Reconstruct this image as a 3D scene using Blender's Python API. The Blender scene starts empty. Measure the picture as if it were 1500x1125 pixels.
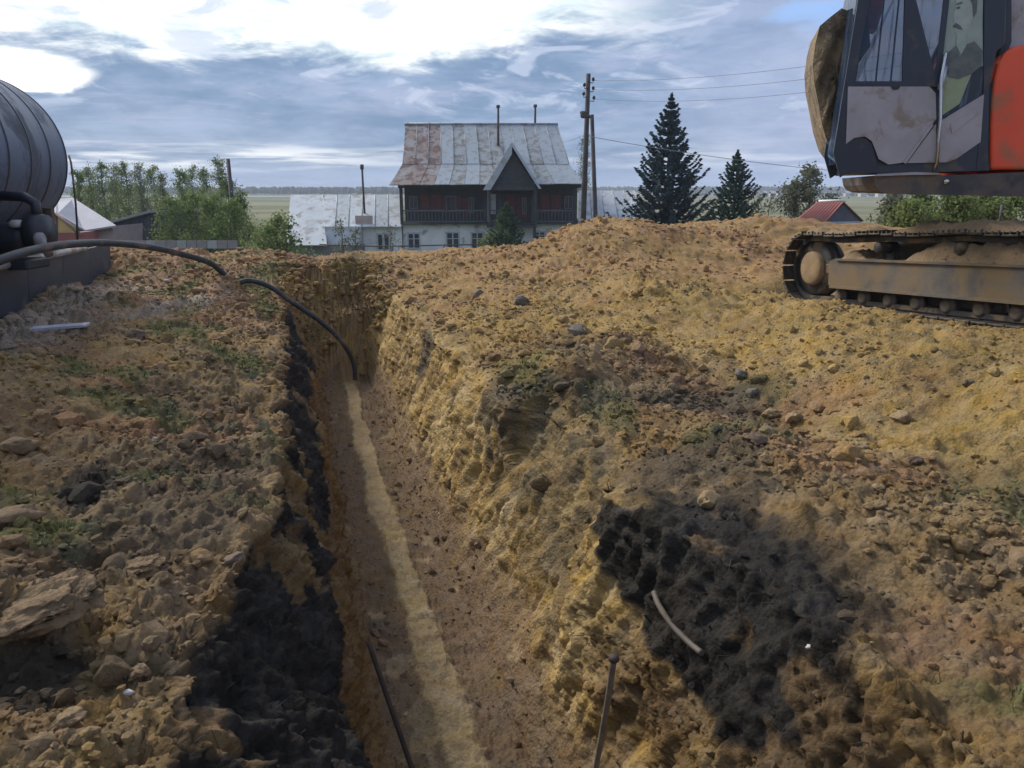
import bpy, math, random
import numpy as np
from mathutils import Vector, Matrix
random.seed(7)
rng = np.random.default_rng(11)
R = math.radians
scene = bpy.context.scene
COL = scene.collection

# ------------------------------------------------------------------ camera
PITCH = R(14.0); FPX = 1150.0
cam_d = bpy.data.cameras.new('camera'); cam = bpy.data.objects.new('camera', cam_d); COL.objects.link(cam)
cam_d.sensor_width = 36; cam_d.lens = FPX/1500*36
cam.location = (0, 0, 0); cam.rotation_euler = (R(90)-PITCH, 0, 0)
cam_d.clip_start = .05; cam_d.clip_end = 6000
scene.camera = cam
scene.view_settings.view_transform = 'Standard'; scene.view_settings.look = 'None'
scene.view_settings.gamma = 1; scene.view_settings.exposure = 0.48
scene.view_settings.use_curve_mapping = False
try:
    scene.cycles.use_denoising = True
    scene.cycles.max_bounces = 6; scene.cycles.diffuse_bounces = 3; scene.cycles.transparent_max_bounces = 16
except Exception: pass

SUN_AZ, SUN_EL = -50.0, 38.0        # degrees from +Y (negative = left), above the horizon
sd = Vector((math.sin(R(SUN_AZ))*math.cos(R(SUN_EL)), math.cos(R(SUN_AZ))*math.cos(R(SUN_EL)), math.sin(R(SUN_EL))))
sun_d = bpy.data.lights.new('sun', 'SUN'); sun = bpy.data.objects.new('sun', sun_d); COL.objects.link(sun)
sun_d.energy = 2.6; sun_d.angle = R(20); sun_d.color = (1.0, .95, .88)
sun.rotation_euler = sd.to_track_quat('Z', 'Y').to_euler(); sun.location = (-20, 30, 40)

# ------------------------------------------------------------------ sky
class NG:
    """tiny expression helper over a node tree"""
    def __init__(s, nt): s.nt = nt
    def n(s, t, **k):
        n = s.nt.nodes.new(t)
        for a, b in k.items(): setattr(n, a, b)
        return n
    def put(s, sock, v):
        if isinstance(v, bpy.types.NodeSocket): s.nt.links.new(v, sock)
        else: sock.default_value = v
    def m(s, op, a, b=0.0, c=None):
        n = s.n('ShaderNodeMath', operation=op); s.put(n.inputs[0], a); s.put(n.inputs[1], b)
        if c is not None: s.put(n.inputs[2], c)
        return n.outputs[0]
    def step(s, v, lo, hi):
        n = s.n('ShaderNodeMapRange', interpolation_type='SMOOTHSTEP'); s.put(n.inputs[0], v)
        s.put(n.inputs[1], lo); s.put(n.inputs[2], hi); s.put(n.inputs[3], 0.0); s.put(n.inputs[4], 1.0)
        return n.outputs[0]
    def lin(s, v, a, b, c, d):
        n = s.n('ShaderNodeMapRange'); s.put(n.inputs[0], v)
        for i, q in enumerate((a, b, c, d)): s.put(n.inputs[i+1], q)
        return n.outputs[0]
    def mix(s, f, a, b, blend='MIX'):
        n = s.n('ShaderNodeMix', data_type='RGBA', blend_type=blend)
        s.put(n.inputs[0], f)
        for i, v in ((6, a), (7, b)):
            if isinstance(v, tuple) and len(v) == 3: v = (*v, 1)
            s.put(n.inputs[i], v)
        return n.outputs[2]
    def noise(s, vec, scale, detail=5, rough=.55, dist=0.0, w=None):
        n = s.n('ShaderNodeTexNoise')
        if vec is not None: s.put(n.inputs['Vector'], vec)
        s.put(n.inputs['Scale'], scale); s.put(n.inputs['Detail'], detail); s.put(n.inputs['Roughness'], rough); s.put(n.inputs['Distortion'], dist)
        return n.outputs['Fac']

world = bpy.data.worlds.new('World'); scene.world = world; world.use_nodes = True
wt = world.node_tree; wt.nodes.clear(); g = NG(wt)
out = g.n('ShaderNodeOutputWorld'); bg = g.n('ShaderNodeBackground'); bg.inputs['Strength'].default_value = 0.1
wt.links.new(bg.outputs[0], out.inputs[0])
sky = g.n('ShaderNodeTexSky', sky_type='NISHITA'); sky.sun_disc = False
sky.sun_elevation = R(SUN_EL); sky.sun_rotation = R(SUN_AZ)
tc = g.n('ShaderNodeTexCoord'); dv = tc.outputs['Generated']
sp = g.n('ShaderNodeSeparateXYZ'); wt.links.new(dv, sp.inputs[0]); x, y, z = sp.outputs
az = g.m('MULTIPLY', g.m('ARCTAN2', x, y), 57.2958)           # degrees, + to the right
el = g.m('MULTIPLY', g.m('ARCSINE', z), 57.2958)
zz = g.m('ADD', g.m('MAXIMUM', z, 0.0), .09)
cv = g.n('ShaderNodeCombineXYZ'); g.put(cv.inputs[0], g.m('DIVIDE', x, zz)); g.put(cv.inputs[1], g.m('DIVIDE', y, zz)); g.put(cv.inputs[2], 0.3)
P = cv.outputs[0]
cv2 = g.n('ShaderNodeCombineXYZ'); g.put(cv2.inputs[0], g.m('MULTIPLY', az, .05)); g.put(cv2.inputs[1], g.m('MULTIPLY', el, .16)); g.put(cv2.inputs[2], 4.7)
Q = cv2.outputs[0]
nA = g.noise(P, .42, 7, .58, .5); nB = g.noise(P, 1.3, 7, .6, .3); nC = g.noise(Q, 1.6, 6, .58, .6); nD = g.noise(Q, 4.2, 6, .62, .4)
wob = g.m('ADD', g.m('MULTIPLY', g.m('SUBTRACT', nC, .5), 9.0), g.m('MULTIPLY', g.m('SUBTRACT', nD, .5), 5.0))
# heavy slate-blue cloud body, softly modelled
body = g.mix(g.step(g.m('ADD', g.m('MULTIPLY', nA, .55), g.m('MULTIPLY', nD, .45)), .36, .66), (1.35, 2.15, 3.5), (2.7, 3.5, 5.1))
right = g.step(g.m('ADD', az, g.m('MULTIPLY', wob, 1.5)), 2.0, 26.0)
body = g.mix(g.m('MULTIPLY', right, .75), body, g.mix(g.step(nC, .38, .62), (3.0, 3.6, 5.3), (4.2, 4.6, 6.3)))
lilac = g.step(nB, .5, .72)
body = g.mix(g.m('MULTIPLY', lilac, .5), body, (3.9, 4.1, 5.7))
pf_ = g.m('MULTIPLY', g.step(g.noise(Q, 3.1, 7, .6, 1.0), .55, .66), g.m('MULTIPLY', g.step(el, 3.5, 6.0), g.m('SUBTRACT', 1.0, g.step(el, 20.0, 40.0))))
body = g.mix(g.m('MULTIPLY', pf_, .6), body, (4.9, 5.4, 6.8))
# thin bright overcast where the sun stands behind the cloud deck
edge = g.m('ADD', 7.9, g.m('MULTIPLY', g.m('ABSOLUTE', g.m('ADD', az, 14.0)), .05))
br = g.step(g.m('SUBTRACT', g.m('ADD', el, wob), edge), -1.0, 1.7)
brz = g.m('MULTIPLY', br, g.m('SUBTRACT', 1.0, g.step(g.m('ADD', az, g.m('MULTIPLY', wob, 1.0)), -1.0, 15.0)))
brz = g.m('MULTIPLY', brz, g.m('SUBTRACT', 1.0, g.m('MULTIPLY', g.step(g.m('MULTIPLY', az, -1.0), 55.0, 100.0), .8)))
brz = g.m('MULTIPLY', brz, g.m('SUBTRACT', 1.0, g.m('MULTIPLY', g.step(el, 40.0, 75.0), .7)))
col = g.mix(g.m('MULTIPLY', brz, .97), body, g.mix(g.step(nD, .38, .6), (7.2, 8.2, 8.4), (10.2, 10.3, 9.9)))
blob = g.m('ADD', g.m('POWER', g.m('DIVIDE', g.m('ADD', az, 31.0), 4.2), 2.0), g.m('POWER', g.m('DIVIDE', g.m('SUBTRACT', g.m('ADD', el, g.m('MULTIPLY', wob, .35)), 6.7), 1.3), 2.0))
col = g.mix(g.m('SUBTRACT', 1.0, g.step(blob, .6, 1.5)), col, (10.8, 10.8, 10.4))
# grey scraps drifting across the bright part
scr = g.m('MULTIPLY', brz, g.step(g.noise(Q, 2.6, 7, .62, .8), .50, .64))
col = g.mix(g.m('MULTIPLY', scr, .75), col, (4.6, 5.2, 6.7))
# a few openings to blue
hole = g.m('MULTIPLY', g.step(g.noise(P, .95, 5, .55, .2), .60, .68), g.step(el, 8.0, 11.0))
col = g.mix(g.m('MULTIPLY', hole, .75), col, g.mix(.75, sky.outputs[0], (2.4, 4.3, 8.2)))
# paler streaks low over the horizon
low = g.m('MULTIPLY', g.step(el, .9, 1.6), g.m('SUBTRACT', 1.0, g.step(el, 2.1, 3.4)))
cv3 = g.n('ShaderNodeCombineXYZ'); g.put(cv3.inputs[0], g.m('MULTIPLY', az, .07)); g.put(cv3.inputs[1], g.m('MULTIPLY', el, .9))
strk = g.step(g.noise(cv3.outputs[0], 1.6, 5, .55, .3), .42, .62)
lft = g.m('SUBTRACT', 1.0, g.step(az, -16.0, -6.0))
col = g.mix(g.m('MULTIPLY', g.m('MULTIPLY', low, strk), g.m('ADD', .35, g.m('MULTIPLY', lft, .6))), col, (7.2, 7.5, 8.0))
hz = g.m('SUBTRACT', 1.0, g.step(el, 0.0, 2.2))
col = g.mix(g.m('MULTIPLY', hz, .5), col, (3.4, 4.4, 6.5))
col = g.mix(.06, col, sky.outputs[0])
g.put(bg.inputs['Color'], col)

# ------------------------------------------------------------------ geometry helpers
CA, SA = math.cos(R(16)), math.sin(R(16))
def W(s, t, z=0.0):
    """trench frame (s along the trench, t to its right) -> world"""
    return Vector((CA*t - SA*s, SA*t + CA*s, z))
def at(u, v, d):
    """the point of the place that lies d metres deep along the view at photo pixel u, v"""
    xc = (u-750)/FPX; yc = (562.5-v)/FPX
    return Vector((xc*d, (math.cos(PITCH)+yc*math.sin(PITCH))*d, (-math.sin(PITCH)+yc*math.cos(PITCH))*d))

def np_mesh(name, V, F, mat=None, smooth=True, attrs=None):
    V = np.asarray(V, dtype=np.float32); F = np.asarray(F, dtype=np.int32)
    me = bpy.data.meshes.new(name); k = F.shape[1]
    me.vertices.add(len(V)); me.vertices.foreach_set('co', V.ravel())
    me.loops.add(F.size); me.loops.foreach_set('vertex_index', F.ravel())
    me.polygons.add(len(F)); me.polygons.foreach_set('loop_start', np.arange(0, F.size, k, dtype=np.int32))
    try: me.polygons.foreach_set('loop_total', np.full(len(F), k, dtype=np.int32))
    except Exception: pass
    if attrs:
        for an, av in attrs.items():
            a = me.color_attributes.new(an, 'FLOAT_COLOR', 'POINT')
            c = np.ones((len(V), 4), dtype=np.float32); c[:, :3] = av; a.data.foreach_set('color', c.ravel())
    me.update(calc_edges=True)
    me.polygons.foreach_set('use_smooth', np.full(len(F), smooth, dtype=bool))
    if mat: me.materials.append(mat)
    return me

class MB:
    """collects shapes and links them as one mesh object"""
    def __init__(s): s.v = []; s.f = []; s.sm = []
    def add(s, vs, fs, smooth=False):
        o = len(s.v); s.v += [tuple(v) for v in vs]; s.f += [tuple(i+o for i in f) for f in fs]; s.sm += [smooth]*len(fs)
        return s
    def box(s, c, d, M=None, bev=0.0):
        x, y, z = c; a, b, h = d[0]/2, d[1]/2, d[2]/2
        if bev > 0:
            e = min(bev, a*.9, b*.9, h*.9); vs = []; fs = []
            import itertools
            idx = {}
            for sx, sy, sz in itertools.product((-1, 1), repeat=3):
                for ax in range(3):
                    p = [sx*a, sy*b, sz*h]
                    for k in range(3):
                        if k != ax: p[k] -= (sx, sy, sz)[k]*e
                    idx[(sx, sy, sz, ax)] = len(vs); vs.append(Vector(p))
            for ax in range(3):
                o = [k for k in range(3) if k != ax]
                for sg in (-1, 1):
                    q = []
                    for (p1, p2) in ((-1, -1), (1, -1), (1, 1), (-1, 1)):
                        t = [0, 0, 0]; t[ax] = sg; t[o[0]] = p1; t[o[1]] = p2; q.append(idx[(*t, ax)])
                    fs.append(q)
            for ax in range(3):
                o = [k for k in range(3) if k != ax]
                for p1 in (-1, 1):
                    for p2 in (-1, 1):
                        q = []
                        for sg, k in ((-1, o[0]), (-1, o[1]), (1, o[1]), (1, o[0])):
                            t = [0, 0, 0]; t[ax] = sg; t[o[0]] = p1; t[o[1]] = p2; q.append(idx[(*t, k)])
                        fs.append(q)
            for sx, sy, sz in itertools.product((-1, 1), repeat=3): fs.append([idx[(sx, sy, sz, k)] for k in range(3)])
            vs = [v + Vector(c) for v in vs]
        else:
            vs = [Vector((x+i*a, y+j*b, z+k*h)) for k in (-1, 1) for j in (-1, 1) for i in (-1, 1)]
            fs = [(0, 2, 3, 1), (4, 5, 7, 6), (0, 1, 5, 4), (2, 6, 7, 3), (0, 4, 6, 2), (1, 3, 7, 5)]
        if M is not None: vs = [M @ v for v in vs]
        return s.add(vs, fs)
    def tube(s, pts, r, n=10, caps=True):
        pts = [Vector(p) for p in pts]; rs = r if isinstance(r, (list, tuple)) else [r]*len(pts)
        vs = []; fs = []; up = None
        for i, p in enumerate(pts):
            d = (pts[min(i+1, len(pts)-1)] - pts[max(i-1, 0)]).normalized()
            if up is None: up = Vector((0, 0, 1)) if abs(d.z) < .9 else Vector((1, 0, 0))
            a = d.cross(up)
            if a.length < 1e-4: a = d.cross(Vector((0, 1, 0)))
            a.normalize(); b = a.cross(d).normalized(); up = b
            for k in range(n):
                an = 2*math.pi*k/n; vs.append(p + (a*math.cos(an) + b*math.sin(an))*rs[i])
        for i in range(len(pts)-1):
            for k in range(n):
                k2 = (k+1) % n; fs.append((i*n+k, i*n+k2, (i+1)*n+k2, (i+1)*n+k))
        s.add(vs, fs, True)
        if caps:
            o = len(s.v) - len(vs); s.f.append(tuple(o+k for k in reversed(range(n)))); s.f.append(tuple(o+(len(pts)-1)*n+k for k in range(n))); s.sm += [False, False]
        return s
    def prism(s, poly, off, cap=True):
        """a flat outline (list of 3-D points) thickened by the vector off"""
        n = len(poly); a = [Vector(p) for p in poly]; off = Vector(off); b = [p+off for p in a]
        fs = [(i, (i+1) % n, n+(i+1) % n, n+i) for i in range(n)]
        if cap: fs += [tuple(reversed(range(n))), tuple(range(n, 2*n))]
        return s.add(a+b, fs)
    def lathe(s, prof, c, axis='z', n=24, M=None):
        """prof: (radius, height) pairs turned about an axis through c"""
        vs = []; fs = []
        for (r_, h) in prof:
            for k in range(n):
                an = 2*math.pi*k/n; p, q = r_*math.cos(an), r_*math.sin(an)
                v = {'z': (p, q, h), 'x': (h, p, q), 'y': (p, h, q)}[axis]
                vs.append(Vector(v) + Vector(c))
        if M is not None: vs = [M @ v for v in vs]
        for i in range(len(prof)-1):
            for k in range(n):
                k2 = (k+1) % n; fs.append((i*n+k, i*n+k2, (i+1)*n+k2, (i+1)*n+k))
        return s.add(vs, fs, True)
    def build(s, name, mat, parent=None, origin=None):
        o_ = Vector(origin) if origin is not None else (Vector(parent['_org']) if parent is not None and '_org' in parent else Vector((0, 0, 0)))
        me = bpy.data.meshes.new(name); me.from_pydata([tuple(Vector(v)-o_) for v in s.v], [], s.f); 
        me.polygons.foreach_set('use_smooth', s.sm)
        if isinstance(mat, (list, tuple)):
            for m_ in mat: me.materials.append(m_)
        else: me.materials.append(mat)
        me.update(); ob = bpy.data.objects.new(name, me); COL.objects.link(ob)
        if parent is None: ob.location = o_
        else:
            ob.parent = parent; ob['_org'] = tuple(o_)
            if origin is not None:
                ob.location = o_ - (Vector(parent['_org']) if '_org' in parent else Vector((0, 0, 0)))
        if parent is None: ob['_org'] = tuple(o_)
        return ob
def tag(o, label=None, cat=None, group=None, kind=None):
    if label: o['label'] = label
    if cat: o['category'] = cat
    if group: o['group'] = group
    if kind: o['kind'] = kind
    return o
def thing(name, loc, label, cat, group=None):
    o = bpy.data.objects.new(name, None); COL.objects.link(o); o.location = loc; o.empty_display_size = .3
    o['_org'] = tuple(loc); return tag(o, label, cat, group)
def link_mesh(name, me, parent=None, loc=(0, 0, 0)):
    ob = bpy.data.objects.new(name, me); COL.objects.link(ob); ob.location = loc
    if parent is not None: ob.parent = parent
    return ob
def hash3(ix, iy, iz, seed):
    h = (ix.astype(np.int64)*374761393 + iy.astype(np.int64)*668265263 + iz.astype(np.int64)*2147483647 + seed*974711) & 0xffffffff
    h = ((h ^ (h >> 13))*1274126177) & 0xffffffff
    h = ((h ^ (h >> 16))*2246822519) & 0xffffffff
    return ((h ^ (h >> 15)) & 0xffffff)/float(0xffffff)
def vnoise(P, scale, seed=0):
    """value noise in -1..1"""
    q = P*scale; i = np.floor(q).astype(np.int64); f = q-i; f = f*f*f*(f*(f*6-15)+10)
    r = 0
    for dx in (0, 1):
        wx = f[:, 0] if dx else 1-f[:, 0]
        for dy in (0, 1):
            wy = f[:, 1] if dy else 1-f[:, 1]
            for dz in (0, 1):
                wz = f[:, 2] if dz else 1-f[:, 2]
                r = r + wx*wy*wz*hash3(i[:, 0]+dx, i[:, 1]+dy, i[:, 2]+dz, seed)
    return r*2-1
def fbm(P, scale, octv, seed=0, gain=.5):
    a = 1.0; r = 0
    for k in range(octv):
        r = r + a*vnoise(P, scale*(2.03**k), seed+k*17); a *= gain
    return r
def clods(P, scale, seed=0, dens=.6, hard=.62):
    """rounded lumps: heights 0..1 of irregular balls scattered in cells"""
    q = P*scale; i = np.floor(q).astype(np.int64); best = np.zeros(len(P))
    for dx in (-1, 0, 1):
        for dy in (-1, 0, 1):
            for dz in (-1, 0, 1):
                c = i + np.array([dx, dy, dz])
                jx = hash3(c[:, 0], c[:, 1], c[:, 2], seed); jy = hash3(c[:, 0], c[:, 1], c[:, 2], seed+5); jz = hash3(c[:, 0], c[:, 1], c[:, 2], seed+9)
                rr = hash3(c[:, 0], c[:, 1], c[:, 2], seed+13)
                rad = np.where(rr < dens, .35+.5*rr/dens, 0.001)
                d = np.sqrt((q[:, 0]-c[:, 0]-jx)**2 + (q[:, 1]-c[:, 1]-jy)**2 + (q[:, 2]-c[:, 2]-jz)**2)
                h = np.clip(1-d/rad, 0, 1); h = np.sqrt(h)*rad*1.3
                best = np.maximum(best, h)
    return best
def facets(P, scale, seed=0):
    """broken, angular lumps: every cell is a flat face with a tilt and height of its own"""
    q = P*scale; i = np.floor(q).astype(np.int64); bd = np.full(len(P), 9.0); bh = np.zeros(len(P))
    for dx in (-1, 0, 1):
        for dy in (-1, 0, 1):
            for dz in (-1, 0, 1):
                c = i + np.array([dx, dy, dz]); H_ = [hash3(c[:, 0], c[:, 1], c[:, 2], seed+k*7) for k in range(7)]
                ex_, ey_, ez_ = q[:, 0]-c[:, 0]-H_[0], q[:, 1]-c[:, 1]-H_[1], q[:, 2]-c[:, 2]-H_[2]
                d = ex_*ex_+ey_*ey_+ez_*ez_; h = (H_[3]-.5) + (H_[4]-.5)*1.5*ex_ + (H_[5]-.5)*1.5*ey_ + (H_[6]-.5)*1.5*ez_ - .35*d
                m_ = d < bd; bh = np.where(m_, h, bh); bd = np.where(m_, d, bd)
    return bh
def sstep(a, b, x):
    t = np.clip((x-a)/(b-a), 0, 1); return t*t*(3-2*t)

# ------------------------------------------------------------------ materials
def newmat(name):
    m = bpy.data.materials.new(name); m.use_nodes = True; nt = m.node_tree
    b = nt.nodes['Principled BSDF']; return m, nt, b, NG(nt)
def pmat(name, c1, c2=None, scale=3.0, rough=.6, metal=0.0, bump=0.0, bscale=20.0, dirt=None, dirt_amt=0.0, dscale=2.5, spec=None, lo=.35, hi=.65, c3=None):
    m, nt, b, g = newmat(name)
    tc = g.n('ShaderNodeTexCoord').outputs['Object']
    n1 = g.noise(tc, scale, 6, .6)
    c = g.mix(g.step(n1, lo, hi), c1, c2 if c2 else tuple(q*.8 for q in c1))
    if c3: c = g.mix(g.step(g.noise(tc, scale*3.7, 5, .6), .56, .7), c, c3)
    r = rough
    if dirt:
        f = g.step(g.noise(tc, dscale, 8, .65, .4), .62-.4*dirt_amt, .70-.2*dirt_amt)
        c = g.mix(f, c, dirt); r = g.m('ADD', rough, g.m('MULTIPLY', f, max(0, .92-rough)))
    g.put(b.inputs['Base Color'], c); g.put(b.inputs['Roughness'], r); b.inputs['Metallic'].default_value = metal
    if spec is not None: b.inputs['Specular IOR Level'].default_value = spec
    if bump:
        bn = g.n('ShaderNodeBump'); bn.inputs['Strength'].default_value = 1.0; bn.inputs['Distance'].default_value = bump
        g.put(bn.inputs['Height'], g.noise(tc, bscale, 6, .6)); g.put(b.inputs['Normal'], bn.outputs[0])
    return m
MUD = (.22, .155, .09)

# soil: colour per strata comes with the mesh, the shader adds grain
def soil_mat(name='excavated_soil', bump=.012):
    m, nt, b, g = newmat(name)
    at_ = g.n('ShaderNodeAttribute'); at_.attribute_name = 'strata'
    tc = g.n('ShaderNodeTexCoord').outputs['Object']
    geo = g.n('ShaderNodeNewGeometry').outputs['Position']
    n1 = g.noise(geo, 9, 8, .7); n2 = g.noise(geo, 45, 6, .7); n3 = g.noise(geo, 2.2, 5, .6)
    k = g.m('ADD', g.m('MULTIPLY', g.lin(n1, .3, .7, .72, 1.28), .5), g.m('MULTIPLY', g.lin(n2, .3, .7, .6, 1.4), .5))
    k = g.m('MULTIPLY', k, g.lin(n3, .3, .7, .88, 1.12))
    cc = g.n('ShaderNodeCombineXYZ')
    for i in range(3): g.put(cc.inputs[i], k)
    c = g.mix(1.0, at_.outputs['Color'], cc.outputs[0], 'MULTIPLY')
    hs = g.n('ShaderNodeHueSaturation'); g.put(hs.inputs['Color'], c); g.put(hs.inputs['Saturation'], g.lin(g.noise(geo, 5, 4, .6), .3, .7, .82, 1.08))
    g.put(b.inputs['Base Color'], hs.outputs[0]); b.inputs['Roughness'].default_value = .95; b.inputs['Specular IOR Level'].default_value = .15
    bn = g.n('ShaderNodeBump'); bn.inputs['Distance'].default_value = bump; bn.inputs['Strength'].default_value = 1
    vo = g.n('ShaderNodeTexVoronoi'); g.put(vo.inputs['Vector'], geo); vo.inputs['Scale'].default_value = 38
    h = g.m('SUBTRACT', g.m('ADD', g.noise(geo, 28, 8, .72), g.m('MULTIPLY', g.noise(geo, 120, 4, .7), .35)), g.m('MULTIPLY', vo.outputs['Distance'], .5))
    g.put(bn.inputs['Height'], h); g.put(b.inputs['Normal'], bn.outputs[0])
    return m
M_SOIL = soil_mat(bump=.022)

C_BROWN = np.array([.215, .132, .058]); C_YEL = np.array([.350, .225, .074]); C_BLACK = np.array([.027, .0245, .022])
C_GREY = np.array([.235, .172, .095]); C_OLIVE = np.array([.085, .105, .032]); C_RED = np.array([.27, .14, .072]); C_SAND = np.array([.47, .335, .165])
def base_far(X, Y):
    """lie of the land away from the diggings"""
    s = -SA*X + CA*Y; d = np.hypot(X, Y)
    z = -1.62 - 4.0*sstep(19, 40, s + 0*X) - 1.4*sstep(60, 240, d)
    return z

# ------------------------------------------------------------------ dug ground
NS_MAX, T0, T1 = 25.0, -17.0, 22.0
ss = [0.15]
while ss[-1] < NS_MAX: ss.append(ss[-1] + .0046*(ss[-1]+1.15))
ss = np.array(ss); NSr = len(ss)
# key profiles across the trench: t, z per key distance s (all with the same breakpoints)
TK = ['Lfar', 'L3', 'L2', 'L1', 'rimL', 'blkL', 'baseL', 'fl0', 'fl1', 'baseR', 'midR', 'rimR', 'R1', 'R2', 'R3', 'R4', 'Rfar']
KEYS = {
 0.15: [(-17,-1.5),(-6,-1.4),(-3,-1.38),(-1.2,-1.45),(-.55,-1.62),(.12,-2.35),(.33,-3.45),(.46,-3.6),(1.30,-3.6),(1.42,-3.42),(1.62,-2.75),(2.15,-1.85),(2.8,-1.70),(4.0,-1.74),(6.4,-1.35),(9,-1.3),(22,-1.5)],
 3.0:  [(-17,-1.5),(-6,-1.4),(-3,-1.40),(-1.2,-1.50),(-.45,-1.66),(.14,-2.35),(.33,-3.45),(.46,-3.6),(1.30,-3.6),(1.42,-3.42),(1.61,-2.7),(2.02,-1.78),(2.8,-1.70),(4.0,-1.76),(6.4,-1.35),(9,-1.3),(22,-1.5)],
 4.4:  [(-17,-1.5),(-6,-1.4),(-3,-1.42),(-1.2,-1.62),(-.18,-1.84),(.10,-2.4),(.33,-3.45),(.46,-3.6),(1.30,-3.6),(1.41,-3.4),(1.60,-2.65),(1.80,-1.88),(2.8,-1.72),(4.0,-1.78),(6.4,-1.38),(9,-1.3),(22,-1.5)],
 7.0:  [(-17,-1.5),(-6.2,-1.45),(-3,-1.46),(-1.2,-1.70),(-.10,-1.92),(.20,-2.5),(.36,-3.45),(.48,-3.6),(1.32,-3.6),(1.42,-3.4),(1.62,-2.6),(1.80,-1.92),(2.6,-1.74),(3.8,-1.78),(6.3,-1.42),(9,-1.35),(22,-1.5)],
 10.5: [(-17,-1.5),(-6.2,-1.45),(-3,-1.48),(-1.2,-1.68),(-.08,-1.9),(.20,-2.5),(.38,-3.45),(.5,-3.6),(1.34,-3.6),(1.43,-3.4),(1.62,-2.6),(1.80,-1.92),(2.6,-1.74),(3.6,-1.70),(6.3,-1.50),(9,-1.45),(22,-1.5)],
 13.5: [(-17,-1.5),(-6.2,-1.45),(-3,-1.52),(-1.2,-1.66),(-.10,-1.86),(.22,-2.5),(.42,-3.4),(.54,-3.55),(1.36,-3.55),(1.46,-3.35),(1.64,-2.6),(1.80,-1.95),(2.6,-1.62),(4.3,-1.42),(6.3,-1.5),(9,-1.45),(22,-1.5)],
 14.4: [(-17,-1.5),(-6.2,-1.45),(-3,-1.52),(-1.2,-1.62),(-.12,-1.8),(.12,-2.45),(.42,-3.38),(.54,-3.5),(1.36,-3.5),(1.46,-3.3),(1.66,-2.5),(1.8,-1.9),(2.6,-1.58),(4.3,-1.40),(6.3,-1.5),(9,-1.45),(22,-1.5)],
 15.2: [(-17,-1.5),(-6.2,-1.45),(-3,-1.52),(-1.2,-1.6),(-.12,-1.72),(.15,-2.0),(.45,-2.35),(.6,-2.45),(1.35,-2.4),(1.48,-2.3),(1.68,-2.0),(1.8,-1.8),(2.6,-1.55),(4.3,-1.38),(6.3,-1.5),(9,-1.45),(22,-1.5)],
 16.2: [(-17,-1.5),(-6.2,-1.45),(-3,-1.5),(-1.2,-1.55),(-.12,-1.55),(.15,-1.58),(.45,-1.55),(.6,-1.52),(1.35,-1.5),(1.48,-1.52),(1.68,-1.55),(1.8,-1.58),(2.6,-1.5),(4.3,-1.38),(6.3,-1.5),(9,-1.45),(22,-1.5)],
 17.3: [(-17,-1.5),(-6.2,-1.45),(-3,-1.5),(-1.2,-1.5),(-.12,-1.55),(.2,-1.58),(.5,-1.6),(.65,-1.62),(1.3,-1.62),(1.45,-1.6),(1.65,-1.6),(1.8,-1.58),(2.6,-1.5),(4.3,-1.45),(6.3,-1.5),(9,-1.45),(22,-1.5)],
 25.0: [(-17,-1.6),(-6.2,-1.6),(-3,-1.6),(-1.2,-1.6),(-.12,-1.6),(.2,-1.6),(.5,-1.6),(.65,-1.6),(1.3,-1.6),(1.45,-1.6),(1.65,-1.6),(1.8,-1.6),(2.6,-1.6),(4.3,-1.6),(6.3,-1.6),(9,-1.6),(22,-1.6)]}
ks = sorted(KEYS); KA = np.array([KEYS[k] for k in ks])            # nk, 17, 2
COLS = [95, 95, 95, 75, 60, 70, 20, 95, 20, 55, 55, 70, 100, 110, 80, 75]      # cells per span
cu = [0.0]
for i, c in enumerate(COLS): cu += [i + (j+1)/c for j in range(c)]
cu = np.array(cu); NC = len(cu)
prof = np.zeros((NSr, len(TK), 2))
for j in range(len(TK)):
    for q in range(2): prof[:, j, q] = np.interp(ss, ks, KA[:, j, q])
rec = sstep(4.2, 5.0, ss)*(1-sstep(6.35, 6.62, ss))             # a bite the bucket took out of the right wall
for nm_, a_ in (('midR', .20), ('rimR', .30), ('R1', .12)): prof[:, TK.index(nm_), 0] += a_*rec
prof[:, TK.index('midR'), 1] += .25*rec; prof[:, TK.index('rimR'), 1] -= .05*rec
for nm_, s0_, s1_, a_ in (('rimR', 8.6, 9.3, .10), ('midR', 8.7, 9.2, .05), ('rimR', 11.4, 12.2, .08), ('rimL', 7.3, 8.6, -.10), ('rimL', 10.0, 11.5, -.07)):
    prof[:, TK.index(nm_), 0] += a_*sstep(s0_-.3, s0_, ss)*(1-sstep(s1_, s1_+.15, ss))
ii = np.minimum(cu.astype(int), len(TK)-2); ff = cu-ii
# spacing inside outer spans crowds towards the trench
ffL = np.where(ii == 0, ff**.6, ff); ffL = np.where(ii == len(TK)-2, ff**1.7, ffL)
Tt = prof[:, ii, 0]*(1-ffL) + prof[:, ii+1, 0]*ffL
Zz = prof[:, ii, 1]*(1-ffL) + prof[:, ii+1, 1]*ffL
Ss = np.repeat(ss[:, None], NC, 1)
def gauss(s0, t0, a, b, ang=0.0):
    ds, dt = Ss-s0, Tt-t0; c, n = math.cos(ang), math.sin(ang)
    p = (ds*c+dt*n)/a; q = (-ds*n+dt*c)/b
    return np.exp(-(p*p+q*q)**1.25)
insideT = (cu >= 4) & (cu <= 11)
outm = (~insideT)[None, :]*1.0
H = np.zeros_like(Zz)
H += .52*gauss(15.4, 8.6, 2.9, 3.4)              # spoil heap behind the tracks
H += .50*gauss(15.6, 13.5, 3.0, 4.5)
H += .46*gauss(14.9, 6.3, 2.2, 1.3)
H += .16*gauss(17.6, 6.8, 1.2, 1.0)
H += .42*gauss(13.7, -.95, .55, .42)
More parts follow.
